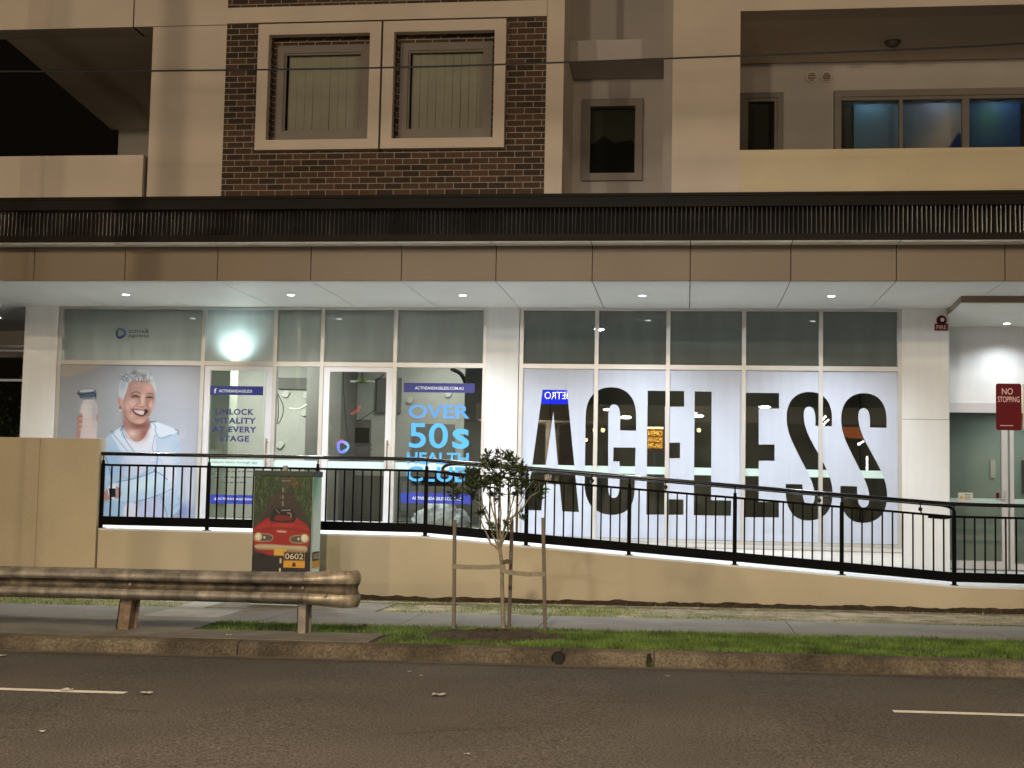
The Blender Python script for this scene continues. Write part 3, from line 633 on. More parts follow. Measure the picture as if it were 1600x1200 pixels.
for (u, v, s) in ((445, 615, .07), (476, 617, .06), (474, 645, .06), (436, 695, .07), (640, 625, .06), (700, 615, .06)):
    x, z = at(u, v, 25.1); q = MB(); q.prism([(x+s*math.cos(a)*(1+.3*math.sin(2*a)), z+s*math.sin(a)) for a in np.linspace(0, 5.9, 12)], 25.16, 25.195); part('plaster_patch', q, 'patch_grey')
for (u0, v0, u1, v1, Yd_, m_) in ((545, 538, 583, 562, 21.0, 'room_column'), (577.5, 482, 579.5, 538, 20.8, 'gap_dark'), (104, 482, 232, 508, 20.75, 'room_wall_dark'), (228, 482, 233, 515, 20.7, 'gap_dark'), (205, 520, 207, 562, 20.8, 'room_wall_dark'), (388, 484, 392, 520, 20.75, 'room_wall_dark'), (107, 526, 116, 545, 20.62, 'gap_dark')):
    a, b, c, d = rect_px(u0, v0, u1, v1, Yd_); q = MB(); q.box(a, b, Yd_, Yd_+.1, c, d); part('duct', q, m_)
# bagged rubbish seen through the lower glass
for u, v, r_ in ((688, 805, .32), (665, 812, .2), (712, 812, .22)):
    x, z = at(u, v, 21.4); q = MB(); q.ball((x, 21.4, FZ+r_*.6), r_, 16, 10, .8); q.v = [(a+random.uniform(-.03, .03), b+random.uniform(-.03, .03), max(c+random.uniform(-.03, .03), FZ)) for a, b, c in q.v]
    obj('rubbish_bag', q, 'plastic_bag', smooth=True, label={688: 'largest clear plastic bag on the floor inside the shop', 665: 'small clear bag left of the largest bag inside the shop', 712: 'small clear bag right of the largest bag inside the shop'}[u], category='bag')
lamp('room_light', 'AREA', (-7.7, 23.2, 4.15), 260, (1, .99, .94), 1.5)
lamp('room_light', 'AREA', (-4.3, 23.9, 4.15), 75, (1, .99, .94), 1.0)
# dark right-hand room
mb = MB(); mb.box(-2.5, 3.1, 25.2, 25.3, .8, 4.25); mb.box(-2.62, -2.52, GL+.7, 25.3, .8, 4.25); mb.box(3.12, 3.2, GL+.7, 25.3, .8, 4.25); mb.box(-2.6, 3.2, GL+.06, 25.3, .8, .86); mb.box(-2.6, 3.2, GL+.06, 25.3, 4.2, 4.25); mb.box(-2.5, 3.1, GL+.1, GL+.14, TR, 4.2)
part('room_wall', mb, mat('dark_room', (.20, .20, .17), .9, var=.15, scale=1.2))
lamp('room_light', 'AREA', (.4, 23.5, 4.15), 16, (1, .95, .8), 2)
# hot lamp behind the frosted transom of the first door
x, z = at(375, 550, GL+.16)
hl = empty('flood_lamp', (x, GL+.2, z), label='bright flood lamp shining through the frosted pane above the first door', category='lamp')
q = MB(); q.tube([(x, GL+.36, z-.02), (x, GL+.28, z+.0)], [.05, .09], 16); obj('housing', q, 'fixture_dark', hl, smooth=True)
lamp('flood_light', 'SPOT', (x, GL+.24, z+.03), 42, (.72, .94, 1), .035, rot=(math.radians(-112), 0, 0), spot_size=math.radians(140), spot_blend=.6)
# --- entry at the right
EB = 21.8
xa, za = at(1502, 460, 19.1)
pts = [(3.72, GL), (3.72, 20.45), (xa, 19.12), (9, 19.12)]
zb_ = at(1550, 474, 19.12)[1]; mb = MB()
bp = [(3.76, GL+.1), (3.76, 20.1), (xa, 19.12), (9, 19.12), (9, GL+.1)]
n = len(bp); mb.add([(x, y, zb_+.012) for x, y in bp]+[(x, y, SZ) for x, y in bp], [(i, (i+1) % n, (i+1) % n+n, i+n) for i in range(n)]); part('entry_bulkhead', mb, 'fascia_panel')
mb = MB(); mb.add([(x, y, zb_) for x, y in bp]+[(x, y, zb_+.011) for x, y in bp], [tuple(range(n)), tuple(range(2*n-1, n-1, -1))]+[(i, (i+1) % n, (i+1) % n+n, i+n) for i in range(n)])
mb.box(3.795, 9, GL+.1, EB, zb_, zb_+.02); part('entry_ceiling', mb, 'soffit_panel')
zd = at(1540, 636, EB)[1]; ze = at(1540, 889, EB)[1]
mb = MB(); mb.box(3.79, 9, EB, EB+.15, zd+.06, zb_+.2); mb.box(3.70, 3.79, GL+.6, EB, .4, SZ); part('entry_wall', mb, 'render_white')
f = MB(); f.box(3.79, 9, EB-.03, EB+.05, zd-.09, zd+.06)
xd = at(1568, 700, EB)[0]; xe = at(1577, 700, EB)[0]
f.box(xd-.04, xd+.05, EB-.04, EB+.04, ze, zd-.09); f.box(xe-.0, xe+.06, EB-.03, EB+.05, ze, zd-.09); f.box(3.79, xd-.04, EB-.04, EB+.03, ze, ze+.12); f.box(xe+.06, 9, EB-.03, EB+.04, ze, ze+.09); f.box(3.79, 3.84, EB-.03, EB+.04, ze, zd-.09)
ed = part('entry_door', f, 'aluminium_bright')
q = MB(); q.quad(3.84, xd-.04, ze+.12, zd-.09, EB); q.quad(xe+.06, 9, ze+.09, zd-.09, EB+.01); part('pane', q, 'shop_glass', ed)
xs_, zs_ = at(1540, 784, EB); q = MB(); q.box(3.84, xd-.04, EB-.012, EB-.008, zs_-.05, zs_+.05); q.box(xe+.06, 9, EB-.012, EB-.008, zs_-.05, zs_+.05); part('frosted_strip', q, 'frost_strip', ed)
xh, zh = at(1569, 780, EB); q = MB(); q.box(xh-.015, xh+.02, EB-.08, EB-.04, zh-.03, zh+.13); q.tube([(xh, EB-.08, zh), (xh-.14, EB-.09, zh)], .012, 8); part('lever_handle', q, 'aluminium', ed)
mb = MB(); mb.box(3.7, 9, EB+1.9, EB+2.0, .45, zb_); mb.box(3.65, 3.7, EB, EB+2, .45, zb_); mb.box(3.7, 9, EB+.1, EB+2, zd+.1, zd+.14); part('hall_wall', mb, 'hall_wall')
mb = MB(); mb.box(3.7, 9, EB+.1, EB+2, .42, .47); part('hall_floor', mb, 'room_floor')
lamp('hall_light', 'AREA', (5.4, EB+1.1, zd), 10, (.93, 1, .95), .8)
lamp('hall_light', 'AREA', (7.2, EB+1.1, zd), 22, (.93, 1, .95), .6)
a, b, c, d = rect_px(1548, 719, 1556, 746, EB+1.85); q = MB(); q.box(a, b, EB+1.87, EB+1.89, c, d); part('notice_board', q, 'aluminium')
a, b, c, d = rect_px(1597, 720, 1603, 770, EB+1.85); q = MB(); q.box(a, b+.3, EB+1.87, EB+1.89, c, d); part('notice_board', q, 'fixture_dark')
a, b, c, d = rect_px(1556, 770, 1561, 779, EB-.03); q = MB(); q.box(a, b, EB-.045, EB-.041, c, d); part('exit_button', q, 'sign_red', ed)
a, b, c, d = rect_px(1483, 725, 1487, 737, GL+.4); q = MB(); q.box(3.785, 3.83, GL+.3, GL+.4, c, d); part('intercom', q, 'white_text')
ns = empty('notice_sign', (at(1509, 777, EB)[0], EB-.03, at(1509, 780, EB)[1]), label='small pale notice with a warning triangle on the entry door glass', category='sign')
a, b, c, d = rect_px(1497, 770, 1520, 784, EB-.03); q = MB(); q.box(a, b, EB-.03, EB-.026, c, d); obj('board', q, mat('notice', (.6, .6, .5), .6, var=.05), ns)
q = MB(); cx_ = a+.05; q.add([(cx_-.032, EB-.031, c+.05), (cx_+.032, EB-.031, c+.05), (cx_, EB-.031, c+.105)], [(0, 1, 2)]); obj('warning_triangle', q, 'plate_yellow', ns)
q = join(*[MB().box(a+.1, b-.02-(k % 2)*.02, EB-.032, EB-.030, d-.03-k*.025, d-.022-k*.025) for k in range(4)]); obj('printed_lines', q, 'grey_text', ns)
# left side: beyond the left pillar
mb = MB(); mb.box(-14, -10.3, 24, 24.2, 3.9, 5.3); mb.box(-14, -10.3, 23.98, 24.0, 3.84, 4.34); part('end_wall', mb, 'render_cream')
rl = MB()
for v_, h_ in ((541, .012), (548, .012), (594, .02)):
    x, z = at(20, v_, 22.5); rl.box(-14, -10.35, 22.5, 22.53, z-h_, z+h_)
for xx in (-10.5, -12.2, -13.9): rl.box(xx, xx+.05, 22.5, 22.54, .9, at(20, 541, 22.5)[1])
obj('side_railing', rl, 'aluminium', label='thin pale side rails in the dark gap left of the end pillar', category='railing')
# --- downlights
def downlight(x, y, z, lab, power, first=None):
    t = empty('downlight', (x, y, z), label=lab, category='downlight', group='round downlights in the canopy ceiling')
    q = MB(); q.tube([(x, y, z-.006), (x, y, z+.0)], .065, 24); obj('trim_ring', q, 'aluminium_bright', t, smooth=True)
    q = MB(); q.tube([(x, y, z-.009), (x, y, z-.0065)], .048, 20); obj('lens', q, 'lamp_glow', t, smooth=True)
    l = lamp('down_light', 'SPOT', (x, y, z-.03), power, (.88, .95, 1), .06, rot=(0, 0, 0), spot_size=math.radians(132), spot_blend=.9)
    return t
PW = 430
for x, lab in ((-8.23, 'round lit downlight above the smiling woman poster'), (-5.72, 'round lit downlight above the strip of glass between the two doors'), (-3.19, 'round lit downlight in front of the middle pillar'), (-.63, 'round lit downlight above the letter G'), (1.97, 'round lit downlight above the first letter S')):
    downlight(x, 19.12, SZ, lab, PW)
X_, Z_ = at(1573, 505, 20.4)
downlight(X_*(zb_-EYE)/(Z_-EYE), (zb_-EYE)/(Z_-EYE)*20.4, zb_, 'round lit downlight in the lower ceiling over the right entry', 85)
downlight(X_*(zb_-EYE)/(Z_-EYE)+1.9, (zb_-EYE)/(Z_-EYE)*20.4, zb_, 'added unseen fill downlight over the entry beyond the right edge', 100)  # extra fill lamp, added to even out the light on the entry wall
downlight(at(2, 478, 22.0)[0], 21.9, SZ, 'round lit downlight at the far left beyond the end pillar', 25)
q = MB(); x, z = at(4, 463, 19.6); q.tube([(x-.12, 19.5, SZ), (x-.1, 19.5, SZ-.05)], .04, 12); q.tube([(x-.12, 19.52, SZ-.08), (x+.07, 19.35, SZ-.13)], .05, 14); obj('security_camera', q, 'render_white', smooth=True, label='small white bullet camera under the far left canopy ceiling', category='camera')
# fire alarm
fa = empty('fire_alarm', (at(1472, 510, GL-.07)[0], GL-.06, at(1472, 516, GL)[1]), label='red fire bell with a red plate below on the right pillar', category='alarm')
x, z = at(1472, 500, GL-.1); q = MB(); q.tube([(x, GL-.06, z), (x, GL-.12, z)], [.075, .06], 18); obj('bell', q, 'sign_red', fa, smooth=True); q = MB(); q.tube([(x, GL-.12, z), (x, GL-.135, z)], .028, 12); obj('strobe', q, 'white_text', fa)
a, b, c, d = rect_px(1460.5, 506, 1481, 516.5, GL-.07); b = min(b, 3.785); q = MB(); q.box(a, b, GL-.075, GL-.062, c, d); obj('plate', q, 'sign_red', fa)
obj('lettering', text_mb('FIRE', a+.02, b-.02, c+.02, d-.02, GL-.077, .02), 'sign_pink', fa)

# ================================================================== WINDOW GRAPHICS
YD = GL-.018
# AGELESS film: white sheet with letters cut out of it
def P(lp): return [at(u, v, YD) for u, v in lp]
loops = []
x0 = XR[0]+.03; x1 = XR[-1]-.03
loops.append([(x0, .895), (x1, .895), (x1, TR-.04), (x0, TR-.04)])
A = [(848, 609), (886, 609.5), (904.5, 800), (878.5, 799), (874.5, 757), (849, 756), (846, 797.5), (822, 797)]
loops += [P(A), P([(864.7, 643.5), (872.7, 738), (851.5, 738)])]
G = [(994, 673), (969, 672.5)]+[(969, 655)]+bez((969, 655), (969, 640), (967, 632), (959, 632))+bez((959, 632), (951.5, 632), (950.5, 642), (950.5, 655))+[(950.2, 758)]+bez((950.2, 758), (950.2, 772), (953, 778), (959, 778))+bez((959, 778), (966, 778), (968, 770), (968, 757))+[(968, 721), (958, 721), (958.5, 699), (993, 699.5), (991.5, 765)]+bez((991.5, 765), (991.5, 792), (978, 804.5), (957, 804.5))+bez((957, 804.5), (928, 804.5), (913, 785), (913.5, 755))+[(915, 650)]+bez((915, 650), (915.5, 622), (930, 605), (955, 605))+bez((955, 605), (980, 605), (994, 622), (994, 650))
loops.append(P(G))
Eg = lambda l, r, m, b, s, t, a1, m0, m1, b0, bt: [(l, t), (r, t+.5), (r, a1), (s, a1), (s, m0), (m, m0), (m, m1), (s, m1), (s, b0), (b, b0+.5), (b, bt+.5), (l-2, bt)]
loops.append(P(Eg(1012, 1069, 1062.6, 1068, 1039, 610.5, 635.5, 691.6, 716, 780, 804)))
loops.append(P([(1085.5, 611.5), (1112, 612), (1111, 781.5), (1142.5, 782), (1142, 806), (1084, 805)]))
loops.append(P(Eg(1163.5, 1217.3, 1210.3, 1217, 1185.5, 613.7, 638.5, 694.6, 720, 784, 808)))
S = [(1300, 666), (1274, 665.5)]+bez((1274, 665.5), (1275, 645), (1272, 635.5), (1264, 635.5))+bez((1264, 635.5), (1257, 635.5), (1255.5, 643), (1256, 652))+bez((1256, 652), (1257, 672), (1268, 690), (1280, 711))+bez((1280, 711), (1294, 737), (1301, 752), (1301, 772))+bez((1301, 772), (1301, 799), (1286, 813.5), (1263, 813.5))+bez((1263, 813.5), (1240, 813.5), (1228.5, 796), (1227.8, 770))+[(1227.8, 756), (1254, 756.8)]+bez((1254, 756.8), (1253.5, 778), (1256, 789.5), (1264, 789.5))+bez((1264, 789.5), (1272, 789.5), (1273.8, 781), (1272.5, 768))+bez((1272.5, 768), (1270, 750), (1258, 732), (1246, 707))+bez((1246, 707), (1235, 685), (1229, 672), (1229, 652))+bez((1229, 652), (1229, 627), (1243, 612.3), (1264.5, 612.3))+bez((1264.5, 612.3), (1287, 612.3), (1300.5, 628), (1300, 655))
loops.append(P(S)); loops.append(P([(u+85.3, v+2+(v-612)*.008) for u, v in S]))
obj('window_film', fill_mb(loops, YD), 'film_white', label='bluish white window film with big cut-out letters reading AGELESS', category='window graphic')

# --- printed poster: smiling woman with a bottle
def woman(x, y):
    F = lambda u, v: (180+u/10.43, 565+v/10.43)
    Gc = lambda u, v: (90+u/6.957, 560+v/6.957)
    H = lambda u, v: (90+u/6.957, 680+v/6.957)
    FF = lambda *a: [F(*q) for q in a]; GG = lambda *a: [Gc(*q) for q in a]; HH = lambda *a: [H(*q) for q in a]
    p = Paint(x, y, (170, 175, 184)); p.poly([(90, 560), (172, 560), (150, 575), (95, 592)], (206, 190, 172), 2.5, .7)  # wedge of warm lamp light in the top left corner, painted into the print
    p.blob(150, 640, 60, 60, (172, 174, 178), .8); p.blob(280, 720, 40, 90, (186, 192, 212), .8); p.blob(290, 600, 40, 40, (184, 184, 190), .7)
    p.blob(293, 800, 14, 14, (120, 140, 205), .9); p.blob(300, 770, 12, 40, (205, 210, 232), .6)
    # neck
    skin = (188, 150, 138)
    p.poly(FF((160, 900), (560, 900), (600, 1080), (560, 1200), (520, 1290), (300, 1330), (170, 1200), (150, 1050)), (182, 142, 132), 1)
    p.blob(*F(420, 1075), 18, 6, (150, 100, 95), .8, .15); p.blob(*F(250, 1200), 7, 12, (225, 195, 190), .6); p.blob(*F(500, 1150), 6, 12, (165, 110, 105), .7); p.blob(*Gc(800, 840), 5, 6, (165, 120, 120), .6)
    # jacket and shirt
    jk = (172, 196, 222); jl = (200, 213, 230); jd = (88, 122, 172)
    p.poly(GG((440, 1000), (560, 850), (680, 770), (740, 740), (800, 900), (1000, 900), (1020, 700), (1060, 690), (1190, 740), (1300, 790), (1330, 900), (1360, 1200), (1400, 1800), (380, 1800)), jk, 1)
    p.poly(GG((720, 860), (830, 910), (920, 900), (1010, 800), (1025, 700), (1090, 760), (1080, 900), (1090, 1100), (1000, 1200), (820, 1200), (740, 1010)), (208, 212, 226), 1)
    p.poly(FF((160, 1060), (560, 1010), (590, 1080), (540, 1200), (480, 1300), (380, 1345), (280, 1300), (190, 1180)), (186, 148, 137), 1.4)
    p.blob(*F(300, 1180), 9, 8, (232, 200, 188), .7); p.blob(*F(500, 1190), 6, 10, (168, 112, 104), .8, .3); p.line(FF((190, 1150), (280, 1290), (380, 1340), (500, 1290), (585, 1110)), .9, (225, 215, 225), .9)
    p.blob(*F(430, 1060), 16, 5, (150, 98, 90), .85, -.1)
    # lapels / hood
    p.poly(GG((740, 740), (700, 790), (730, 880), (850, 1040), (920, 1160), (800, 1190), (640, 900), (590, 830)), jl, 1); p.line(GG((735, 745), (715, 800), (760, 900), (860, 1040)), .9, jd, .8); p.line(GG((600, 800), (680, 900), (780, 1020)), .9, jd, .7)
    p.poly(GG((1020, 700), (1080, 690), (1200, 735), (1320, 790), (1310, 820), (1200, 850), (1110, 890), (1060, 800)), jl, 1); p.line(GG((1040, 700), (1085, 740), (1075, 800), (1120, 890), (1250, 840)), .9, jd, .8); p.line(GG((1290, 780), (1325, 790), (1320, 830)), 1.1, (95, 100, 115), .8)
    p.line(GG((1010, 700), (1050, 690), (1085, 700)), 1.2, (90, 90, 105), .8); p.line(GG((700, 790), (730, 740)), 1.5, (90, 105, 135), .8)
    p.line(GG((610, 800), (640, 815)), 1, (90, 110, 150), .7); p.line(GG((1075, 840), (1040, 1000), (1090, 1060)), 1.0, jd, .6)
    p.blob(*H(620, 330), 14, 20, (148, 190, 232), .7); p.blob(*H(1180, 330), 16, 28, (205, 212, 228), .85); p.blob(*H(1230, 500), 12, 30, (214, 214, 228), .8)
    rr_ = random.Random(11)
    for k in range(70):
        t_ = rr_.choice([((150, 240), (690, 800), .9), ((235, 290), (670, 800), -1.1), ((160, 270), (745, 790), -.3)]); u_ = rr_.uniform(*t_[0]); v_ = rr_.uniform(*t_[1]); a_ = t_[2]+rr_.uniform(-.5, .5); L_ = rr_.uniform(5, 18)
        if u_ < 165 and v_ < 720: continue
        p.line([(u_, v_), (u_+L_*math.cos(a_)*.5, v_+L_*.4), (u_+L_*math.sin(a_)*.6, v_+L_)], rr_.uniform(.8, 2.4), rr_.choice([(215, 230, 246), (130, 168, 212), (148, 184, 222), (228, 236, 248), (196, 200, 230)]), .38, 1.2)
    # zip sides and shirt lower
    p.poly(HH((800, 200), (1040, 200), (1060, 330), (880, 470), (720, 470), (690, 330)), (196, 205, 228), 2); p.blob(*H(730, 380), 10, 14, (170, 185, 222), .8); p.line(HH((1110, 190), (1100, 330), (1070, 400)), 1.2, jd, .8); p.line(HH((540, 240), (600, 420), (610, 540)), 1.2, jd, .8)
    # forearms
    p.poly(HH((560, 570), (680, 520), (900, 470), (1080, 400), (1210, 490), (1250, 600), (1130, 660), (900, 740), (760, 740), (660, 740), (600, 700)), (188, 212, 238), 1); p.line(HH((660, 530), (820, 500), (980, 450), (1080, 405)), 1.1, (85, 115, 165), .85); p.line(HH((1080, 405), (1150, 440), (1215, 500)), 1.1, (85, 115, 165), .8); p.line(HH((880, 740), (1040, 700), (1190, 640), (1260, 600)), 1.0, (150, 130, 165), .8)
    p.blob(*H(950, 570), 22, 8, (205, 225, 245), .8, -.25)
    p.poly(HH((900, 750), (1140, 680), (1230, 960), (900, 960)), (192, 196, 228), 1.4); p.line(HH((1150, 680), (1200, 830), (1230, 960)), 1.3, (130, 135, 185), .7)
    p.poly(HH((490, 760), (700, 730), (760, 760), (740, 960), (460, 960)), (172, 200, 230), 1.2); p.poly(HH((740, 750), (900, 750), (900, 960), (740, 960)), (215, 214, 228), 1.5)
    # wrist and watch
    p.poly(HH((490, 670), (560, 610), (690, 560), (730, 700), (600, 720), (500, 750)), (200, 150, 140), .9); p.poly(HH((560, 600), (620, 550), (660, 560), (660, 720), (590, 715)), (222, 222, 228), .6); p.poly(HH((580, 600), (655, 600), (655, 695), (590, 695)), (52, 58, 72), .5, smooth=False)
    # head: ear, face
    p.poly(FF((60, 575), (110, 570), (150, 640), (150, 800), (110, 790), (75, 700)), (205, 160, 148), .8); p.line(FF((75, 600), (90, 680), (120, 690)), .7, (140, 90, 85), .8); p.blob(*F(110, 750), 1.8, 3, (120, 95, 80), .7); p.blob(*F(108, 800), 1, 1.2, (240, 235, 225), .9)
    p.poly(FF((220, 330), (330, 290), (480, 290), (600, 330), (650, 420), (660, 560), (648, 690), (620, 820), (565, 920), (500, 990), (420, 1028), (330, 1012), (240, 960), (180, 880), (150, 780), (150, 600), (190, 450)), skin, .9)
    p.blob(*F(420, 400), 16, 7, (190, 150, 144), .9); p.blob(*F(560, 430), 8, 6, (214, 168, 156), .8); p.blob(*F(300, 380), 6, 6, (184, 144, 138), .6)
    p.blob(*F(240, 720), 8, 8, (220, 186, 174), .9); p.blob(*F(600, 700), 4, 7, (218, 172, 160), .9); p.blob(*F(175, 850), 4, 12, (170, 120, 112), .6); p.blob(*F(430, 985), 9, 3.5, (222, 176, 164), .7)
    p.blob(*F(280, 650), 6, 4, (226, 184, 172), .6); p.blob(*F(560, 660), 4, 4, (160, 110, 102), .6)
    p.line(FF((190, 900), (250, 985), (340, 1040), (430, 1055), (510, 1015), (570, 935)), 2.2, (150, 108, 102), .55, 1.2)
    p.blob(*F(250, 480), 5, 16, (176, 132, 126), .55); p.blob(*F(480, 560), 4, 5, (222, 188, 176), .5); p.blob(*F(300, 880), 6, 7, (214, 172, 160), .7); p.blob(*F(640, 620), 3, 10, (176, 134, 128), .5); p.blob(*F(210, 640), 5, 14, (192, 150, 142), .6)
    for q_ in (((300, 600), (280, 625)), ((300, 615), (275, 650)), ((330, 420), (520, 425)), ((340, 450), (540, 455)), ((300, 700), (265, 760)), ((250, 760), (235, 860)), ((600, 760), (600, 860))): p.line(FF(*q_), .6, (170, 126, 118), .35, .6)
    # brows, eyes
    p.line(FF((285, 525), (330, 490), (390, 490), (430, 520)), 1.1, (110, 80, 74), .9); p.line(FF((545, 530), (580, 512), (630, 530)), 1.1, (110, 80, 74), .9)
    p.blob(*F(350, 565), 6, 2.6, (150, 104, 98), .8, .1); p.line(FF((295, 575), (340, 550), (385, 560), (415, 582)), 1.3, (60, 42, 40), .95); p.line(FF((310, 590), (350, 585), (400, 590)), .7, (150, 105, 98), .7)
    p.blob(*F(580, 580), 5, 2.6, (150, 104, 98), .8, .05); p.line(FF((520, 592), (560, 578), (600, 580), (635, 595)), 1.3, (60, 42, 40), .95); p.line(FF((530, 620), (580, 628), (620, 620)), .8, (165, 118, 110), .7)
    p.line(FF((250, 700), (275, 760), (270, 830)), 1.4, (150, 108, 100), .35, 1); p.line(FF((400, 600), (430, 640), (425, 690)), 1.6, (156, 112, 104), .4, 1); p.blob(*F(330, 700), 6, 5, (208, 172, 160), .7); p.blob(*F(600, 690), 3, 5, (206, 168, 156), .7); p.line(FF((215, 420), (200, 560), (170, 700)), 1.5, (150, 116, 110), .4, 1.2)
    # nose
    p.blob(*F(470, 640), 2.5, 7, (224, 182, 170), .8); p.blob(*F(450, 720), 6, 3.5, (214, 164, 150), .9); p.line(FF((380, 680), (375, 710), (400, 735)), .9, (150, 95, 88), .7); p.line(FF((420, 735), (460, 745), (500, 735)), 1, (140, 88, 82), .8); p.line(FF((520, 700), (535, 730)), 1, (130, 80, 74), .7); p.line(FF((440, 610), (420, 660), (385, 690)), .8, (170, 122, 114), .6)
    # smile
    p.line(FF((375, 700), (320, 750), (275, 790), (280, 860)), 1.0, (165, 108, 100), .7); p.line(FF((540, 700), (580, 770), (570, 850), (545, 900)), 1.2, (150, 95, 88), .7)
    p.poly(FF((285, 778), (360, 785), (440, 800), (520, 790), (560, 795), (545, 850), (480, 905), (400, 890), (330, 850)), (120, 70, 66), .6)
    p.poly(FF((315, 790), (400, 800), (505, 800), (490, 860), (470, 878), (400, 862), (345, 825)), (206, 192, 190), .5); p.line(FF((330, 812), (400, 835), (490, 840)), .5, (195, 180, 180), .5)
    [p.line(FF((q_, 795), (q_-4, 865)), .35, (165, 148, 146), .5, .3) for q_ in (345, 375, 405, 435, 465)]; p.blob(*F(528, 815), 2, 3, (70, 34, 32), .9); p.line(FF((340, 860), (410, 905), (480, 912), (530, 880)), 1.4, (190, 125, 118), .8); p.line(FF((290, 770), (370, 775), (440, 790), (550, 785)), .9, (160, 98, 92), .7)
    # hair
    hl = (186, 190, 194); hd = (84, 92, 106)
    p.poly(FF((100, 330), (150, 230), (200, 150), (270, 130), (310, 95), (380, 120), (470, 110), (550, 140), (600, 220), (660, 300), (690, 420), (670, 520), (645, 430), (600, 350), (520, 305), (430, 300), (340, 315), (240, 325), (225, 440), (180, 560), (150, 640), (120, 570), (80, 560), (80, 450)), hl, 1)
    p.blob(*F(150, 380), 3.5, 7, (150, 172, 198), .8, .2); p.blob(*F(200, 240), 7, 6, (120, 132, 150), .8); p.blob(*F(330, 200), 5, 8, (105, 112, 122), .8); p.blob(*F(480, 220), 5, 7, (130, 130, 130), .7); p.blob(*F(430, 305), 14, 2, (150, 120, 112), .6)
    r = random.Random(3)
    for k in range(230):
        u = r.uniform(130, 600); v = r.uniform(165, 315)+(abs(u-380)/300)*35; a = (u-380)/400+r.uniform(-.9, .9); L_ = r.uniform(15, 42)
        c = r.choice([hl, (230, 230, 226), hd, (140, 145, 150), (180, 182, 184)])
        p.line(FF((u, v), (u+math.sin(a)*L_, v-math.cos(a)*L_*.9)), .5, c, .8, .35)
    # bottle and hand
    p.poly(GG((258, 440), (450, 440), (450, 640), (440, 1000), (250, 1000)), (205, 198, 200), 1); p.blob(*Gc(320, 560), 6, 14, (222, 214, 210), .7); p.blob(*Gc(420, 600), 4, 24, (178, 176, 180), .7)
    for v in (480, 550, 660, 740): p.line(GG((265, v), (350, v+8), (440, v)), .6, (180, 170, 172), .6)
    p.poly(GG((230, 370), (260, 330), (420, 320), (445, 370), (440, 440), (270, 445), (255, 400)), (110, 128, 150), .7); p.poly(GG((255, 335), (410, 325), (430, 355), (260, 372)), (196, 200, 206), .6); p.line(GG((232, 375), (262, 400), (330, 375), (430, 365), (436, 440)), 1, (55, 62, 80), .8); p.line(GG((280, 430), (430, 428)), 1, (190, 196, 204), .8)
    p.poly(GG((225, 640), (265, 590), (295, 620), (290, 700), (270, 820), (250, 1000), (225, 1000), (222, 800), (235, 720)), (196, 152, 142), .8)
    for v in (640, 700, 755): p.line(GG((235, v+15), (265, v), (290, v-10)), .8, (165, 95, 90), .7); p.blob(*Gc(265, v+18), 3, 2, (228, 175, 165), .7)
    p.poly(GG((440, 600), (465, 620), (458, 700), (440, 690)), (205, 150, 142), .8); p.blob(*Gc(350, 780), 12, 20, (222, 190, 186), .5)
    Lm = p.c.mean(-1, keepdims=True); p.c = np.clip(p.c+(Lm-180)*.55, 8, 252)
    return p.c
painted_grid('poster', 'poster_and_reflection', None, XL[0]+.03, XL[1]-.03, FZ+.05, TR-.035, GL-.02, 250, 290, ((99.5, 567), (314, 570.5), (309, 817), (88, 814)), woman, .64,
             label='large printed poster of a smiling grey-haired woman holding a bottle', category='poster')
# blue bars and lettering
def decal(name, label, loc_px, cat='window graphic', Y=YD):
    x, z = at(*loc_px, Y); return empty(name, (x, Y, z), label=label, category=cat)
def bar(u0, v0, u1, v1, parent, m='blue_decal', Y=YD):
    a, b, c, d = rect_px(u0, v0, u1, v1, Y); q = MB(); q.quad(a, b, c, d, Y); return obj('blue_bar', q, m, parent)
YT = YD-.004
d1 = decal('window_decal', 'navy lettering UNLOCK VITALITY AT EVERY STAGE on the first door glass', (366, 700))
bar(325.5, 603, 411, 617.5, d1); obj('lettering', text_px('ACTIVEANDAGELESS', 368, 611, 52, 4.6, YT, bold=.004), 'white_text', d1); obj('lettering', text_px('f', 336.5, 610.5, 4, 8, YT, bold=.004), 'white_text', d1)
for s, cx, cy, wd, hh in (('UNLOCK', 367, 643.5, 60, 9.8), ('VITALITY', 367, 657.3, 66, 9.8), ('AT EVERY', 366, 671, 70, 9.8), ('STAGE', 366, 685.3, 47, 9.8)):
    obj('lettering', text_px(s, cx, cy, wd, hh, YT, bold=.035, space=1.1), 'blue_text', d1)
obj('lettering', text_px('mature adults through age', 366, 722.5, 72, 4.5, YT, bold=.0), 'grey_text', d1)
rl_ = random.Random(8)
for cy, wd in ((737, 62), (746, 66), (754, 40)):
    q = MB(); u = 366-wd/2
    while u < 366+wd/2:
        l_ = rl_.uniform(4, 11); a, b, c, d = rect_px(u, cy-1.3, u+l_, cy+1.0, YT); q.quad(a, b, c, d, YT); u += l_+1.6
    obj('fine_print', q, 'grey_text', d1)
bar(321, 773, 404, 787.5, d1, mat('blue_bright', (.012, .03, .30), .5, var=.02)); obj('lettering', text_px('@ACTIVEANDAGELESSAU', 366, 780, 62, 4.6, YT, bold=.004), 'white_text', d1)
d2 = decal('window_decal', 'sky blue lettering OVER 50s HEALTH CLUB on the glass beside the middle pillar', (685, 700))
bar(631, 598.5, 741.5, 613.5, d2); obj('lettering', text_px('ACTIVEANDAGELESS.COM.AU', 686.5, 606.5, 76, 4.8, YT, bold=.004), 'white_text', d2)
bar(626.5, 770.5, 738, 787, d2, 'blue_bright'); obj('lettering', text_px('ACTIVEANDAGELESS.COM.AU', 682, 779, 76, 4.8, YT, bold=.004), 'white_text', d2)
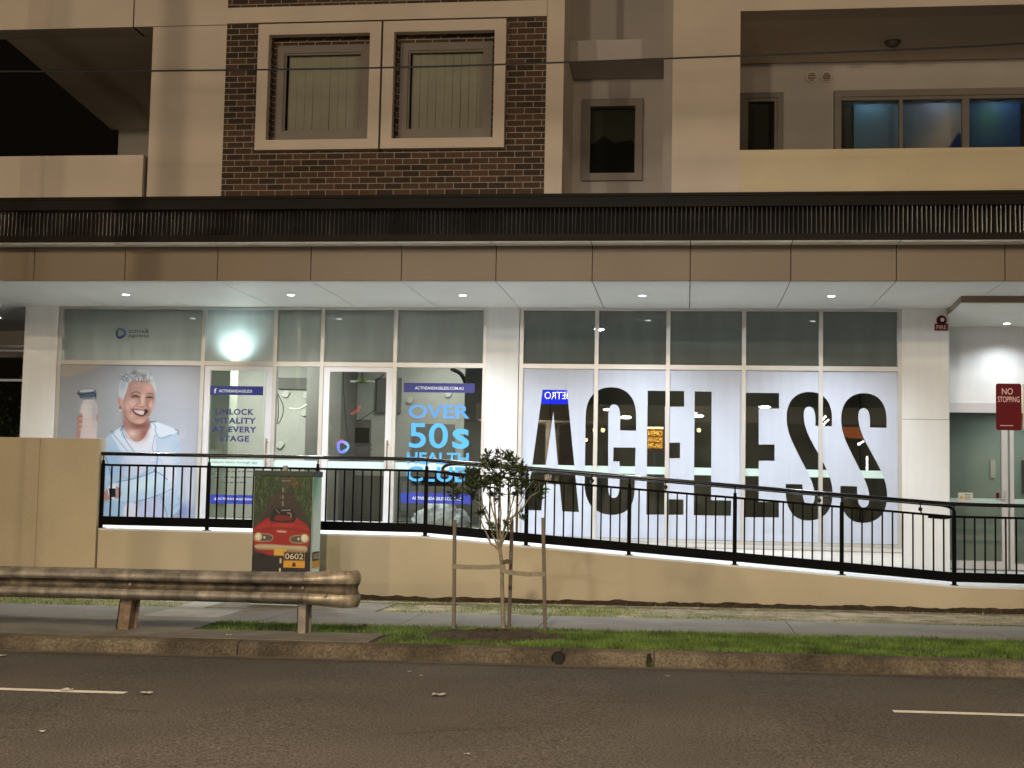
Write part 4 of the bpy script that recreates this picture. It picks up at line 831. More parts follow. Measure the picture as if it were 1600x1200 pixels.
sky = mat('sky_blue', (.075, .36, .72), .5, var=0, spec=.3); sky2 = mat('soft_blue', (.085, .27, .60), .5, var=0, spec=.3)
obj('lettering', text_px('OVER', 686, 643, 96, 22, YT, bold=.02), sky2, d2)
obj('lettering', text_px('50', 669.5, 680.5, 62, 40, YT, bold=.012), sky, d2); obj('lettering', text_px('s', 720, 685.5, 27, 32, YT, bold=.02), sky, d2)
obj('lettering', text_px('HEALTH', 684, 716, 97, 18, YT, bold=.02), sky, d2)
obj('lettering', text_px('CLUB', 683, 741, 96, 24, YT, bold=.02), sky, d2)
def logo(cx, cy, R, colf, parent, Yp):
    n = 48; vs = []; col = []; x0_, z0_ = at(cx, cy, Yp)
    for k in range(n):
        a = 2*math.pi*k/n; ro = R*(1+.05*math.sin(3*a+1)); ri = R*(.56+.10*math.cos(3*a))
        for r_ in (ri, ro): vs.append((x0_+r_*math.cos(a), Yp, z0_+r_*math.sin(a))); col.append(colf(a, r_/R))
    fs = [(2*k, 2*k+1, (2*k+3) % (2*n), (2*k+2) % (2*n)) for k in range(n)]
    o = obj('swirl_logo', MB().add(vs, fs), 'gradient_decal', parent); ca = o.data.color_attributes.new('Col', 'FLOAT_COLOR', 'POINT')
    for i, c in enumerate(col): ca.data[i].color = tuple(c)+(1,)
d3 = decal('window_decal', 'round blue swirl logo with dark words active& ageless on the top left pane', (205, 520))
logo(188.5, 520.5, .088, lambda a, r: (.07+.05*math.sin(a), .10+.05*math.sin(a), .22+.1*math.cos(a)), d3, YT)
obj('lettering', text_px('active&', 217, 517, 32, 7, YT, bold=.0), 'sign_black', d3); obj('lettering', text_px('ageless', 217, 525, 32, 7.5, YT, bold=.0), 'sign_black', d3)
d4 = decal('window_decal', 'bright blue violet swirl logo with words active& ageless on the second door glass', (556, 698))
logo(535.5, 698, .10, lambda a, r: (.10+.12*max(0, math.sin(a)), .16+.16*max(0, math.cos(a)), .75), d4, YT)
obj('lettering', text_px('active&', 565, 694, 33, 7, YT), 'sign_black', d4); obj('lettering', text_px('ageless', 565, 702, 33, 7.5, YT), 'sign_black', d4)

# ================================================================== RAMP WALL, PIER, RAILING
WALL = mat('ramp_render', (.52, .445, .315), .88, var=.09, scale=.8, fine=.07, fscale=70, bump=.15)
rw = empty('ramp_wall', (-1, 18.05, 0), label='long rendered ramp wall below the black railing, sloping down to the right', category='wall')
mb = MB(); th = .02
xs = [-8.0, -3.5, 3.4, 9]
for a, b in zip(xs[:-1], xs[1:]):
    za_, zb2 = fz(a)-.025, fz(b-.001 if b < 4 else b)-.025
    vs = []
    for y in (18.0, 18.098):
        vs += [(a, y, gz(a)), (b, y, gz(b)), (b, y, zb2), (a, y, za_)]
    mb.add(vs, [(0, 1, 2, 3), (7, 6, 5, 4), (0, 4, 5, 1), (3, 2, 6, 7), (0, 3, 7, 4), (1, 5, 6, 2)])
obj('wall_face', mb, WALL, rw)
mb = MB()
for a, b in zip(xs[:-1], xs[1:]):
    z_a, z_b = fz(a)-.024, fz(b-.001 if b < 4 else b)-.024
    mb.box(a+.002, b-.002, 17.992, 18.098, z_a, z_a+.024, z_b-z_a)
obj('coping', mb, 'white_floor', rw)
# ragged dark foot of the wall
mb = MB(); n = 260; vs = []
for i in range(n):
    x = -8+17*i/(n-1); t = .035+.028*pn(x*1.7, 3)+random.uniform(-.008, .008); vs += [(x, 17.992, gz(x)+GX-.03), (x, 17.990, gz(x)+GX-.01+t)]
mb.add(vs, [(2*i, 2*i+2, 2*i+3, 2*i+1) for i in range(n-1)])
obj('damp_foot', mb, 'mulch', rw)
mb = MB(); vs = []; n = 200
for i in range(n): x = -9+15*i/(n-1); vs += [(x, 17.991, gz(x)+GX-.004), (x, 17.82+.05*pn(x*2, 1)+random.uniform(-.02, .02), gz(x)+GX-.004)]
mb.add(vs, [(2*i, 2*i+2, 2*i+3, 2*i+1) for i in range(n-1)]); obj('wall_foot_soil', mb, 'mulch', kind='structure')
mb = MB(); mb.box(-16, -8.9, 17.99, 18.2, gz(-9), 2.17); mb.box(-8.895, -8.03, 17.99, 18.2, gz(-9), 2.17)
obj('end_wall', mb, 'ramp_render', bevel=.004, label='tall blank tan wall at the left end of the ramp', category='wall')
# railing
rail = empty('ramp_railing', (-1.5, 18.1, fz(-1.5)), label='black steel railing with thin balusters along the ramp', category='railing')
PXS = [-8.0, -6.48, -4.95, -3.45, -2.09, -.73, .64, 2.0, 3.4, 4.8]
YR = 18.1-.03; HT = 1.025
for x in PXS:
    z = fz(x); q = MB(); q.box(x-.026, x+.026, YR-.012, YR+.012, z-.02, z+.89); q.tube([(x, YR, z+.89), (x, YR, z+HT-.02)], .009, 8); q.tube([(x, YR, z+.87), (x, YR, z+.935)], .021, 10); q.box(x-.05, x+.05, YR-.03, YR+.05, z, z+.008)
    obj('post', q, 'black_paint', rail)
bx = []
for a, b in zip(PXS[:-1], PXS[1:]):
    n = int(round((b-a)/.124)); 
    for k in range(1, n):
        x = a+(b-a)*k/n
        if x < 4.4: bx.append(x)
proto = None
for x in bx:
    q = MB(); q.box(x-.0095, x+.0095, YR-.0095, YR+.0095, fz(x)+.14, fz(x)+.86); obj('baluster', q, 'black_paint', rail)
def slope_bar(x0, x1, y0, y1, h0, h1):
    q = MB(); ks = [x0]+[k for k in (-3.5, 3.4) if x0 < k < x1]+[x1]
    for a, b in zip(ks[:-1], ks[1:]): za_ = fz(a); zb2 = fz(b-.0005); q.box(a, b, y0, y1, za_+h0, za_+h1, zb2-za_)
    return q
obj('top_rail', slope_bar(-8.0, 4.8, YR-.015, YR+.015, .855, .885), 'black_paint', rail)
obj('kick_plate', slope_bar(-8.0, 4.8, YR-.008, YR+.008, .045, .165), 'black_paint', rail)
gloss = mat('black_gloss', (.004, .004, .004), .22, .0, var=.1, spec=.5)
hp = [(-8.12, fz(-8)+HT)]+[(x, fz(x)+HT) for x in (-6, -3.7)]+[(x, fz(x)+HT) for x in (-3.3, -1, 1, 3.2)]+[(3.6, fz(4)+HT), (4.9, fz(4)+HT)]
q = MB(); q.tube([(x, YR, z) for x, z in chaikin(hp, False)], .026, 12); obj('handrail', q, gloss, rail, smooth=True)
hr = MB(); yi = YR+.11; h2 = HT-.02
loopL = [(-2.75, fz(-2.75)+h2-.17), (-3.12, fz(-3.1)+h2-.155), (-3.24, fz(-3.1)+h2-.12), (-3.26, fz(-3.1)+h2-.06), (-3.16, fz(-3.1)+h2-.005), (-2.9, fz(-2.9)+h2)]
loopR = [(3.1, fz(3.1)+h2), (3.32, fz(3.3)+h2-.0), (3.42, fz(3.3)+h2-.05), (3.43, fz(3.3)+h2-.12), (3.34, fz(3.3)+h2-.165), (3.1, fz(3.1)+h2-.16)]
hr.tube([(x, yi, z) for x, z in chaikin(loopL+[(0, fz(0)+h2)]+loopR, False)], .022, 10); obj('inner_handrail', hr, gloss, rail, smooth=True)
for u, v in ((925, 746), (1040, 760), (1280, 776), (1438, 790)):
    x, z = at(u, v, yi+.0); q = MB(); q.ball((x, yi+.0, fz(x)+h2-.075), .028, 10, 7); q.tube([(x, yi, fz(x)+h2-.07), (x, yi, fz(x)+h2)], .008, 6); q.tube([(x, yi, fz(x)+h2-.08), (x, YR, fz(x)+.87)], .01, 6); obj('bracket', q, gloss, rail, smooth=True)

# ================================================================== PAINTED CABINET
CX0, CX1, CY0, CY1 = -5.33, -4.57, 16.5, 16.88; cz0 = gz(-5)+GX; cz1 = 1.76
cab = empty('control_cabinet', ((CX0+CX1)/2, (CY0+CY1)/2, cz0), label='roadside metal cabinet painted with a red car, numbered 0602', category='cabinet')
mb = MB(); mb.box(CX0, CX1, CY0, CY1, cz0, cz1-.07); obj('body', mb, 'cabinet_side', cab, bevel=.006)
mb = MB(); mb.box(CX0-.012, CX1+.012, CY0-.015, CY1+.012, cz1-.068, cz1); obj('lid', mb, 'cabinet_green', cab, bevel=.006)
mb = MB(); mb.box(-4.99, -4.94, 16.58, 16.63, cz1, cz1+.065); obj('vent_cap', mb, 'galvanised', cab, bevel=.004)
def mural(x, y):
    K = lambda u, v: (385+u/7.27, 725+v/7.27); KK = lambda *a: [K(*q) for q in a]
    p = Paint(x, y, (38, 55, 25))
    r = random.Random(5)
    p.poly(KK((380, 110), (520, 110), (480, 300), (400, 300)), (60, 62, 42), 3)
    for k in range(900):
        u = r.uniform(80, 780); v = r.uniform(110, 620)
        if abs(u-420) < (v-100)*.42: continue
        c = r.choice([(66, 110, 30), (34, 66, 22), (110, 135, 50), (18, 38, 14), (140, 140, 75), (48, 88, 25), (15, 28, 12)]+([(185, 75, 35), (160, 60, 30)] if 480 < u < 660 and v < 340 else []))
        L_ = r.uniform(15, 60); a = r.uniform(-.5, .5); p.line([K(u, v), K(u+math.sin(a)*L_, v-L_)], .6, c, .7, .4)
    p.poly(KK((330, 300), (520, 300), (800, 720), (800, 1500), (20, 1500), (60, 640)), (52, 44, 36), .8, smooth=False)
    p.poly(KK((60, 640), (330, 320), (370, 330), (110, 640)), (66, 58, 46), 1, .6, smooth=False)
    for k in range(60): u = r.uniform(340, 560); v = r.uniform(160, 420); p.line([K(u, v), K(u+r.uniform(-8, 8), v-r.uniform(10, 22))], .5, r.choice([(140, 110, 85), (95, 70, 52), (160, 150, 125)]), .6, .35)
    p.line(KK((405, 190), (500, 188)), 1.6, (150, 150, 130), .7)
    for v0, v1 in ((265, 300), (340, 372), (400, 445)): p.line(KK((415, v0), (415, v1)), 1.2, (205, 195, 170), .9)
    p.poly(KK((60, 930), (770, 930), (780, 1500), (40, 1500)), (30, 25, 20), .8, smooth=False)
    for k in range(90): u = r.uniform(60, 740); v = r.uniform(940, 1200); p.line([K(u, v), K(u+r.uniform(10, 50), v+r.uniform(-6, 6))], .4, (52, 46, 38), .5, .4)
    # car
    p.poly(KK((70, 680), (110, 640), (240, 565), (560, 560), (700, 640), (735, 700), (725, 850), (650, 930), (260, 950), (90, 900), (70, 800)), (150, 28, 18), .6, smooth=False)
    p.poly(KK((270, 560), (300, 475), (400, 462), (520, 470), (560, 540), (570, 600), (500, 620), (300, 610), (250, 590)), (22, 16, 14), .6, it=1); p.poly(KK((320, 545), (410, 535), (540, 560), (530, 600), (310, 600)), (110, 24, 18), .6)
    p.line(KK((335, 485), (375, 520)), 1.2, (150, 140, 120), .9); p.line(KK((400, 492), (500, 488)), 1.6, (165, 155, 130), .9); p.line(KK((470, 520), (510, 520), (510, 560)), 2, (150, 140, 118), .9)
    p.line(KK((110, 670), (330, 625), (560, 640), (720, 690)), 1, (190, 62, 40), .7); p.blob(*K(200, 640), 12, 3, (175, 48, 30), .7, -.3); p.blob(*K(420, 650), 14, 2.5, (172, 60, 42), .8); p.line(KK((250, 580), (300, 620), (280, 640)), .8, (70, 14, 10), .8)
    p.line(KK((120, 700), (300, 668), (420, 672), (560, 690), (720, 720)), .8, (88, 14, 10), .8); p.poly(KK((340, 692), (470, 700), (462, 722), (345, 716)), (190, 160, 140), .5)
    for s in (0, 1):
        mk = (lambda q: q) if not s else (lambda q: (802-q[0], q[1]+18))
        M2 = lambda *a: [K(*mk(q)) for q in a]
        p.poly(M2((80, 720), (280, 728), (315, 770), (280, 812), (90, 812), (70, 770)), (160, 145, 120), .5); p.poly(M2((85, 730), (275, 738), (302, 772), (275, 802), (90, 802)), (82, 74, 62), .5)
        c = K(*mk((130, 758))); p.blob(c[0], c[1], 7.2, 7.2, (200, 185, 150), 0); rr = np.hypot(p.x-c[0], p.y-c[1]); p.blend(np.clip(6.7-rr, 0, 1), (150, 135, 105)); p.blend(np.clip(5.8-rr, 0, 1), (214, 200, 165)); p.blob(c[0]-1, c[1]-1, 3, 3, (236, 228, 200), .7)
        c = K(*mk((200, 766))); rr = np.hypot(p.x-c[0], p.y-c[1]); p.blend(np.clip(2.2-rr, 0, 1), (225, 215, 190))
    p.poly(KK((75, 830), (300, 835), (500, 850), (705, 850), (710, 900), (690, 930), (500, 910), (320, 895), (100, 893)), (172, 152, 118), .6); p.line(KK((90, 855), (400, 862), (690, 880)), 1, (215, 200, 170), .8); p.line(KK((100, 885), (400, 895), (690, 915)), .9, (105, 85, 60), .8)
    p.poly(KK((255, 940), (320, 945), (318, 905), (465, 905), (465, 950), (640, 940), (560, 965), (300, 960)), (110, 20, 14), .8); p.poly(KK((316, 880), (465, 885), (462, 955), (314, 950)), (205, 165, 70), .5, smooth=False)
    for a, b in (((385, 980), (405, 1030)), ((377, 1080), (398, 1155)), ((370, 1210), (396, 1290))): p.poly(KK(a, (b[0], a[1]), b, (a[0]-3, b[1])), (205, 195, 165), .5, smooth=False)
    p.blob(*K(180, 960), 5, 4, (20, 10, 8), .9)
    return p.c
painted_grid('mural', 'painted_mural', cab, CX0+.008, CX1-.008, cz0+.03, cz1-.072, CY0-.004, 110, 220, ((396, 744), (490, 746), (486, 925), (391, 922)), mural, 1.0)
def side_paint(x, y):
    p = Paint(x, y, (222, 236, 228)); p.blob(0, 0, 80, 60, (70, 150, 110), .95); r = random.Random(2)
    for k in range(60): u = r.uniform(0, 100); v = r.uniform(0, 130); p.line([(u, v), (u+r.uniform(-3, 3), v+r.uniform(10, 40))], 1.5, r.choice([(90, 150, 115), (150, 190, 170), (220, 235, 228)]), .5, 1)
    p.blob(50, 320, 80, 50, (205, 200, 190), .7); return p.c
painted_grid('side_mural', 'painted_mural', cab, CY0+.006, CY1-.006, cz0+.03, cz1-.072, 0, 30, 90, ((0, 0), (100, 0), (100, 300), (0, 300)), side_paint, 1.0, side=CX1+.004)
a, b, c, d = rect_px(443.5, 862, 476, 886, CY0-.01)
pl = MB(); pl.box(a, b, CY0-.012, CY0-.006, c+.075, d); obj('number_plate', pl, 'sign_black', cab)
pl = MB(); pl.box(a, b, CY0-.012, CY0-.006, c-.01, c+.073); obj('number_plate', pl, 'plate_yellow', cab)
q = MB(); q.frame(a+.003, b-.003, c+.079, d-.003, .004, CY0-.0145, CY0-.0125); obj('plate_border', q, 'plate_yellow', cab)
obj('lettering', text_mb('0602', a+.02, b-.02, c+.095, d-.02, CY0-.0145, .01), mat('plate_cream', (.62, .52, .32), .5, var=0), cab)
q = MB(); xc_ = (a+b)/2; q.tube([(xc_, CY0-.012, c+.035), (xc_, CY0-.016, c+.035)], .02, 12); q.box(xc_-.025, xc_+.025, CY0-.0165, CY0-.0125, c+.005, c+.02); obj('crest', q, 'sign_black', cab)
for z0_, z1_, m_ in ((c+.075, d, 'sign_black'), (c-.01, c+.073, 'plate_yellow')): pl = MB(); pl.box(CX1+.006, CX1+.012, CY0+.03, CY0+.33, z0_, z1_); obj('number_plate', pl, m_, cab)
t = text_mb('0602', 0, 1, c+.095, d-.02, 0, .01); t.v = [(CX1+.0145, CY0+.05+.26*v[0], v[2]) for v in t.v]; obj('lettering', t, 'plate_cream', cab)

# ================================================================== GUARDRAIL
mat('rail_valley_shade', (.085, .066, .043), .75, .1, var=.4, scale=6, fine=.3, fscale=70, streak=.6)  # overhang shade of the W valley, put into a darker streaked colour
gr = empty('guardrail', (-5.6, 13.4, gz(-5.6)+GX), label='worn steel W-beam crash barrier with a curled end beside the kerb', category='guardrail')
prof = [(.0, .155), (.02, .150), (.075, .128), (.105, .10), (.105, .075), (.075, .045), (.008, .024), (.0, .0), (.008, -.024), (.075, -.045), (.105, -.075), (.105, -.10), (.075, -.128), (.02, -.150), (.0, -.155)]
def beam(path, name, m, flat=None, thick=.004):
    """sweep the W profile along path [(x, y, nx, ny, scale, zscale)]"""
    vs = []; n = len(prof); fs = []
    for (x, y, nx, ny, s, zs, dz) in path:
        for (d, z) in prof: vs.append((x+nx*d*s, y+ny*d*s, gz(x)+.60+dz+z*zs))
    for i in range(len(path)-1):
        for k in range(n-1): fs.append((i*n+k, (i+1)*n+k, (i+1)*n+k+1, i*n+k+1))
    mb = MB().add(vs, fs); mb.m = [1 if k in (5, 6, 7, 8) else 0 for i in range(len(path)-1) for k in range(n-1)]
    o = obj(name, mb, [m, 'rail_valley_shade'], gr, smooth=True); md = o.modifiers.new('thickness', 'SOLIDIFY'); md.thickness = thick; md.offset = 0
    sb = o.modifiers.new('subd', 'SUBSURF'); sb.levels = 1; sb.render_levels = 1; o.modifiers.move(1, 0); return o
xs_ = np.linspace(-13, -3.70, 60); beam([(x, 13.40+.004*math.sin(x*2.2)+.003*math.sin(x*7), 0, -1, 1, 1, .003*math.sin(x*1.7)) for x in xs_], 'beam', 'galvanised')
pth = []
for t in np.linspace(0, 1, 26):
    if t < .55:
        x = -3.76+t/.55*.36; y = 13.392-.01*t; nx, ny = 0, -1; s = 1.02-.55*(t/.55)**1.5
    else:
        a = (t-.55)/.45*math.radians(150); R_ = .14; x = -3.40+R_*math.sin(a); y = 13.387+R_*(1-math.cos(a)); nx, ny = math.sin(a), -math.cos(a); s = .47-.25*(t-.55)/.45
    pth.append((x, y, nx, ny, s, 1.03+.14*min(1, t/.5), -.012*t))
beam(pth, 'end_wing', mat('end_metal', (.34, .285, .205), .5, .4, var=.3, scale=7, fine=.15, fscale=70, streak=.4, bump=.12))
for i, (x, tilt) in enumerate(((-5.62, -.10), (-3.80, .0), (-7.55, 0.02), (-9.45, 0))):
    z0_ = gz(x)+GX-.05; z1_ = gz(x)+.66; q = MB(); y0 = 13.45
    def pbox(xa, xb, ya, yb):
        dx = tilt*(z1_-z0_)
        q.add([(xa+dx, ya, z0_), (xb+dx, ya, z0_), (xb+dx, yb, z0_), (xa+dx, yb, z0_), (xa, ya, z1_), (xb, ya, z1_), (xb, yb, z1_), (xa, yb, z1_)], [(0, 1, 5, 4), (1, 2, 6, 5), (2, 3, 7, 6), (3, 0, 4, 7), (0, 3, 2, 1), (4, 5, 6, 7)])
    wd = .075 if i != 1 else .05
    pbox(x-wd, x+wd*.6, y0, y0+.008); pbox(x+wd*.6, x+wd*.72, y0, y0+.14); pbox(x+wd*.4, x+wd*1.15, y0+.14, y0+.148); pbox(x-wd, x-wd*.85, y0, y0+.05)
    obj('post', q, 'rusty_steel' if i == 0 else 'galvanised', gr, label='rusty leaning post' if i == 0 else None)
bo = MB()
for x, dz in ((-5.58, 0), (-3.78, .0), (-3.72, -.07), (-3.72, .10), (-3.9, -.0), (-3.53, -.065), (-7.5, 0)): bo.tube([(x, 13.40-(.004 if abs(dz) < .01 else .075), gz(x)+.60+dz), (x, 13.365-(.004 if abs(dz) < .01 else .075), gz(x)+.60+dz)], .016, 8)
obj('bolts', bo, 'galvanised', gr, smooth=True)

# ================================================================== SAPLING, STAKES, TIES
tx, ty = on_ground(787, 985, GX); TB = gz(tx)+GX
tree = empty('sapling', (tx, ty, TB), label='young sapling with a small dark leafy crown between three stakes', category='tree')
def to3(u, v, dy=0): x, z = at(u, v, ty+dy); return Vector((x, ty+dy, z))
tk = MB(); tk.tube([Vector((tx, ty, TB-.03)), to3(785, 930), to3(784, 880, .01), to3(781, 858, .0)], [.024, .021, .02, .019], 10); tk.ball((tx, ty, TB), .04, 10, 6, .7)
obj('trunk', tk, 'bark', tree, smooth=True)
br = MB(); tips = []
stems = [((781, 860), (775, 820), (765, 780), (757, 745)), ((781, 860), (782, 800), (783, 750), (782, 712)), ((781, 860), (790, 815), (803, 780), (812, 740)), ((781, 860), (770, 835), (762, 800), (738, 765)), ((781, 860), (793, 830), (805, 800), (822, 765)), ((778, 840), (772, 790), (772, 750), (768, 720)), ((784, 840), (797, 800), (797, 760), (798, 725)), ((781, 860), (768, 850), (752, 815), (745, 800)), ((790, 815), (812, 800), (830, 775), (843, 768)), ((770, 830), (752, 790), (730, 770), (715, 762))]
for k, st in enumerate(stems):
    dy = random.uniform(-.28, .28); P3 = [to3(u, v, dy*j/(len(st)-1)) for j, (u, v) in enumerate(st)]
    Q = [P3[0]]
    for a, b in zip(P3[:-1], P3[1:]):
        for t in (.33, .66, 1): Q.append(a.lerp(b, t)+Vector((random.uniform(-.006, .006), random.uniform(-.006, .006), 0)))
    br.tube(Q, list(np.linspace(.012, .004, len(Q))), 6); tips.append(Q[-1])
    for j in range(3, len(Q), 2):
        d_ = Vector((random.uniform(-1, 1), random.uniform(-1, 1), random.uniform(.6, 1.4))).normalized()*random.uniform(.08, .16); br.tube([Q[j], Q[j]+d_], [.004, .002], 4); tips.append(Q[j]+d_)
obj('branches', br, 'bark', tree, smooth=True)
cl = []   # leaf clusters: (centre, radius, n)
for u, v, r_, n in ((783, 712, .09, 60), (765, 722, .10, 70), (800, 722, .10, 70), (745, 738, .10, 70), (815, 735, .10, 65), (730, 752, .09, 50), (775, 745, .13, 130), (800, 750, .12, 100), (757, 757, .10, 80), (828, 755, .07, 40), (838, 768, .07, 45), (720, 765, .06, 30), (712, 772, .05, 24), (780, 765, .10, 60), (740, 772, .05, 25), (845, 762, .05, 25), (812, 768, .06, 30), (748, 803, .05, 22), (775, 822, .05, 22), (815, 806, .035, 10), (792, 817, .02, 6), (842, 778, .04, 16), (708, 760, .03, 10)):
    cl.append((to3(u, v, random.uniform(-.2, .2) if v < 790 else 0), r_, n))
lf = MB(); lm = []
for c, r_, n in cl:
    if r_ > .06: c = Vector(c)
    for w_ in range(max(2, int(n/6.2))):
        d_ = Vector((random.gauss(0, 1), random.gauss(0, 1), random.gauss(.1, 1))).normalized(); hub = c+d_*r_*random.random()**.5*1.3
        if r_ >= .09: hub.y += random.uniform(-.14, .14)
        twig = (d_+Vector((0, 0, .9))).normalized()
        for k in range(random.randint(9, 15)):
            p = hub-twig*random.uniform(0, .06); ax = (twig*random.uniform(.2, 1.2)+Vector((random.gauss(0, 1), random.gauss(0, 1), random.gauss(0, .6))).normalized()).normalized(); L_ = random.uniform(.045, .095)
            wv = ax.cross(Vector((random.uniform(-1, 1), random.uniform(-1, 1), random.uniform(-1, 1)))).normalized()*L_*.13; up = ax.cross(wv).normalized()*L_*.08
            lf.cur = 0 if random.random() < .75 else 1
            lf.add([p, p+ax*L_*.45+wv+up, p+ax*L_, p+ax*L_*.45-wv+up, p+ax*L_*.45], [(0, 1, 4), (1, 2, 4), (2, 3, 4), (3, 0, 4)])
obj('crown', lf, ['leaf', 'leaf_pale'], tree)
SY = {709: ty-.02, 851: ty-.02, 797: ty+.35}
stk = []
for (ub, ut, vt, vb, yy, lab) in ((709, 710.5, 812, 985, ty-.0, 'left timber stake of the sapling'), (852, 848.5, 809, 990, ty-.1, 'right timber stake of the sapling, its top above the railing kick plate'), (795.5, 800, 811, 981, ty+.3, 'middle timber stake just behind the sapling trunk')):
    xt, zt = at(ut, vt, yy); xb, zb2 = at(ub, vb, yy); zb2 = gz(xb)+GX-.05; q = MB(); s = .018
    q.add([(xb-s, yy-s, zb2), (xb+s, yy-s, zb2), (xb+s, yy+s, zb2), (xb-s, yy+s, zb2), (xt-s, yy-s, zt), (xt+s, yy-s, zt), (xt+s, yy+s, zt), (xt-s, yy+s, zt)], [(0, 1, 5, 4), (1, 2, 6, 5), (2, 3, 7, 6), (3, 0, 4, 7), (0, 3, 2, 1), (4, 5, 6, 7)])
    obj('stake', q, 'timber', bevel=.003, label=lab, category='stake', group='stakes around the sapling')
def strap(pts, h, name, lab):
    q = MB(); n = len(pts)
    for a, b in zip(pts[:-1], pts[1:]): q.add([(a[0], a[1]-.003, a[2]-h/2), (b[0], b[1]-.003, b[2]-h/2), (b[0], b[1]-.003, b[2]+h/2), (a[0], a[1]-.003, a[2]+h/2), (a[0], a[1]+.003, a[2]-h/2), (b[0], b[1]+.003, b[2]-h/2), (b[0], b[1]+.003, b[2]+h/2), (a[0], a[1]+.003, a[2]+h/2)], [(0, 1, 2, 3), (7, 6, 5, 4), (3, 2, 6, 7), (0, 4, 5, 1)])
    obj(name, q, 'hessian', label=lab, category='tie', group='hessian ties of the sapling')
def w3(u, v, y): x, z = at(u, v, y); return (x, y, z)
strap([w3(706, 885, ty-.025), w3(725, 886, ty-.03), w3(755, 886.5, ty-.03), w3(783, 885, ty-.03), w3(790, 887, ty-.02)], .048, 'tree_tie', 'hessian strap from the left stake to the trunk')
strap([w3(782, 891, ty-.03), w3(800, 895, ty-.035), w3(825, 897.5, ty-.09), w3(852, 897, ty-.125)], .046, 'tree_tie', 'hessian strap from the trunk to the right stake')
strap([w3(785, 880, ty-.028), w3(792, 877, ty+.1), w3(801, 879, ty+.275)], .05, 'tree_tie', 'short knotted hessian strap from the trunk to the middle stake')

# ================================================================== PARKING SIGNS
sgn = empty('parking_sign', (3.02, 12.95, gz(3)+GX), label='red NO STOPPING sign and a cream parking sign on a pole at the right edge', category='sign')
q = MB(); q.tube([(3.19, 13.0, gz(3)+GX-.1), (3.19, 13.0, 2.75)], .03, 12); obj('pole', q, 'galvanised', sgn, smooth=True)
YS = 12.95
def rounded(a, b, c, d, r, n=5):
    o = []
    for cx, cy, a0 in ((b-r, d-r, 0), (a+r, d-r, 90), (a+r, c+r, 180), (b-r, c+r, 270)):
        for k in range(n+1): t = math.radians(a0+90*k/n); o.append((cx+r*math.cos(t), cy+r*math.sin(t)))
    return o
a, b, c, d = rect_px(1556, 600.5, 1596.5, 671, YS); q = MB(); q.prism(rounded(a, b, c, d, .02), YS, YS+.004); obj('no_stopping_panel', q, 'sign_red', sgn)
obj('lettering', text_px('NO', 1574, 611.5, 17, 9.5, YS-.003, bold=.0), 'sign_pink', sgn); obj('lettering', text_px('STOPPING', 1576, 624, 34, 8.5, YS-.003), 'sign_pink', sgn); obj('lettering', text_px('--------', 1573, 665, 20, 1.2, YS-.003), 'sign_pink', sgn)
a2 = b+.012; q = MB(); q.prism(rounded(a2, a2+.225, c+.0, d, .02), YS, YS+.004); obj('parking_panel', q, 'sign_cream', sgn)
for cz_ in (636, 651.5):
    _, zc_ = at(1598, cz_, YS); obj('lettering', text_mb('8', a2+.010, a2+.040, zc_-.024, zc_+.024, YS-.003, .01), 'sign_black', sgn)

# ================================================================== OVERHEAD CABLES AND UTILITY POLE (pole stands just outside the photo)
pts = [(-40, 6.3), (-9, 5.68)]+[at(u, v, 12.5) for u, v in ((0, 112), (240, 111), (600, 106.5), (900, 97), (1050, 91), (1330, 81), (1600, 69))]+[(9, 6.0), (40, 8)]
q = MB(); q.tube([(x, 12.5, z) for x, z in chaikin(pts, False, 1)], .009, 8); obj('overhead_cable', q, 'cable', smooth=True, label='thin black cable crossing in front of the upper storey', category='cable')
pole = MB(); pole.tube([(-9.0, 12.2, gz(-9)), (-9.0, 12.2, 9.4)], [.17, .14], 16); obj('utility_pole', pole, 'timber', smooth=True, label='round timber utility pole on the kerb beyond the left edge', category='pole')
for i, (yy, za_, zb2, lab) in enumerate(((8.0, 7.55, 7.95, 'lowest'), (8.05, 7.85, 8.05, 'second'), (7.2, 7.95, 7.7, 'third'), (8.6, 8.25, 8.15, 'highest'))):
    q = MB(); P_ = []
    for t in np.linspace(0, 1, 24): x = -22+44*t; P_.append((x, yy, za_+(zb2-za_)*t-.9*(1-(2*t-1)**2)*.25))
    q.tube(P_, .022, 6); obj('overhead_cable', q, 'cable', smooth=True, label=lab+' of the street wires strung above the picture', category='cable')

# ================================================================== LEFT DARK GAP: shrub behind
sh = MB(); sh.cur = 0
for k in range(2600):
    u = random.uniform(-60, 60); v = random.gauss(650, 45)
    if v < 595: continue
    x, z = at(u, v, 26+random.uniform(-1, 1)); y = 26+random.uniform(-1, 1); ax = Vector((random.uniform(-1, 1), random.uniform(-1, 1), random.uniform(-1, 1))).normalized(); L_ = random.uniform(.06, .12); wv = ax.cross(Vector((random.uniform(-1, 1), random.uniform(-1, 1), random.uniform(-1, 1)))).normalized()*L_*.3; p = Vector((x, y, z))
    sh.add([p, p+ax*L_*.5+wv, p+ax*L_, p+ax*L_*.5-wv], [(0, 1, 2, 3)])
shr = empty('shrub', (-12.9, 26, .5), label='dark glossy shrub in the gap left of the end pillar', category='shrub')
obj('foliage', sh, 'leaf', shr)
q = MB(); [q.tube([(-12.9+dx*.2, 26, .3), (-12.9+dx, 26, 2.6)], [.04, .015], 6) for dx in (-.6, -.2, .3, .7)]; obj('stem', q, 'bark', shr)

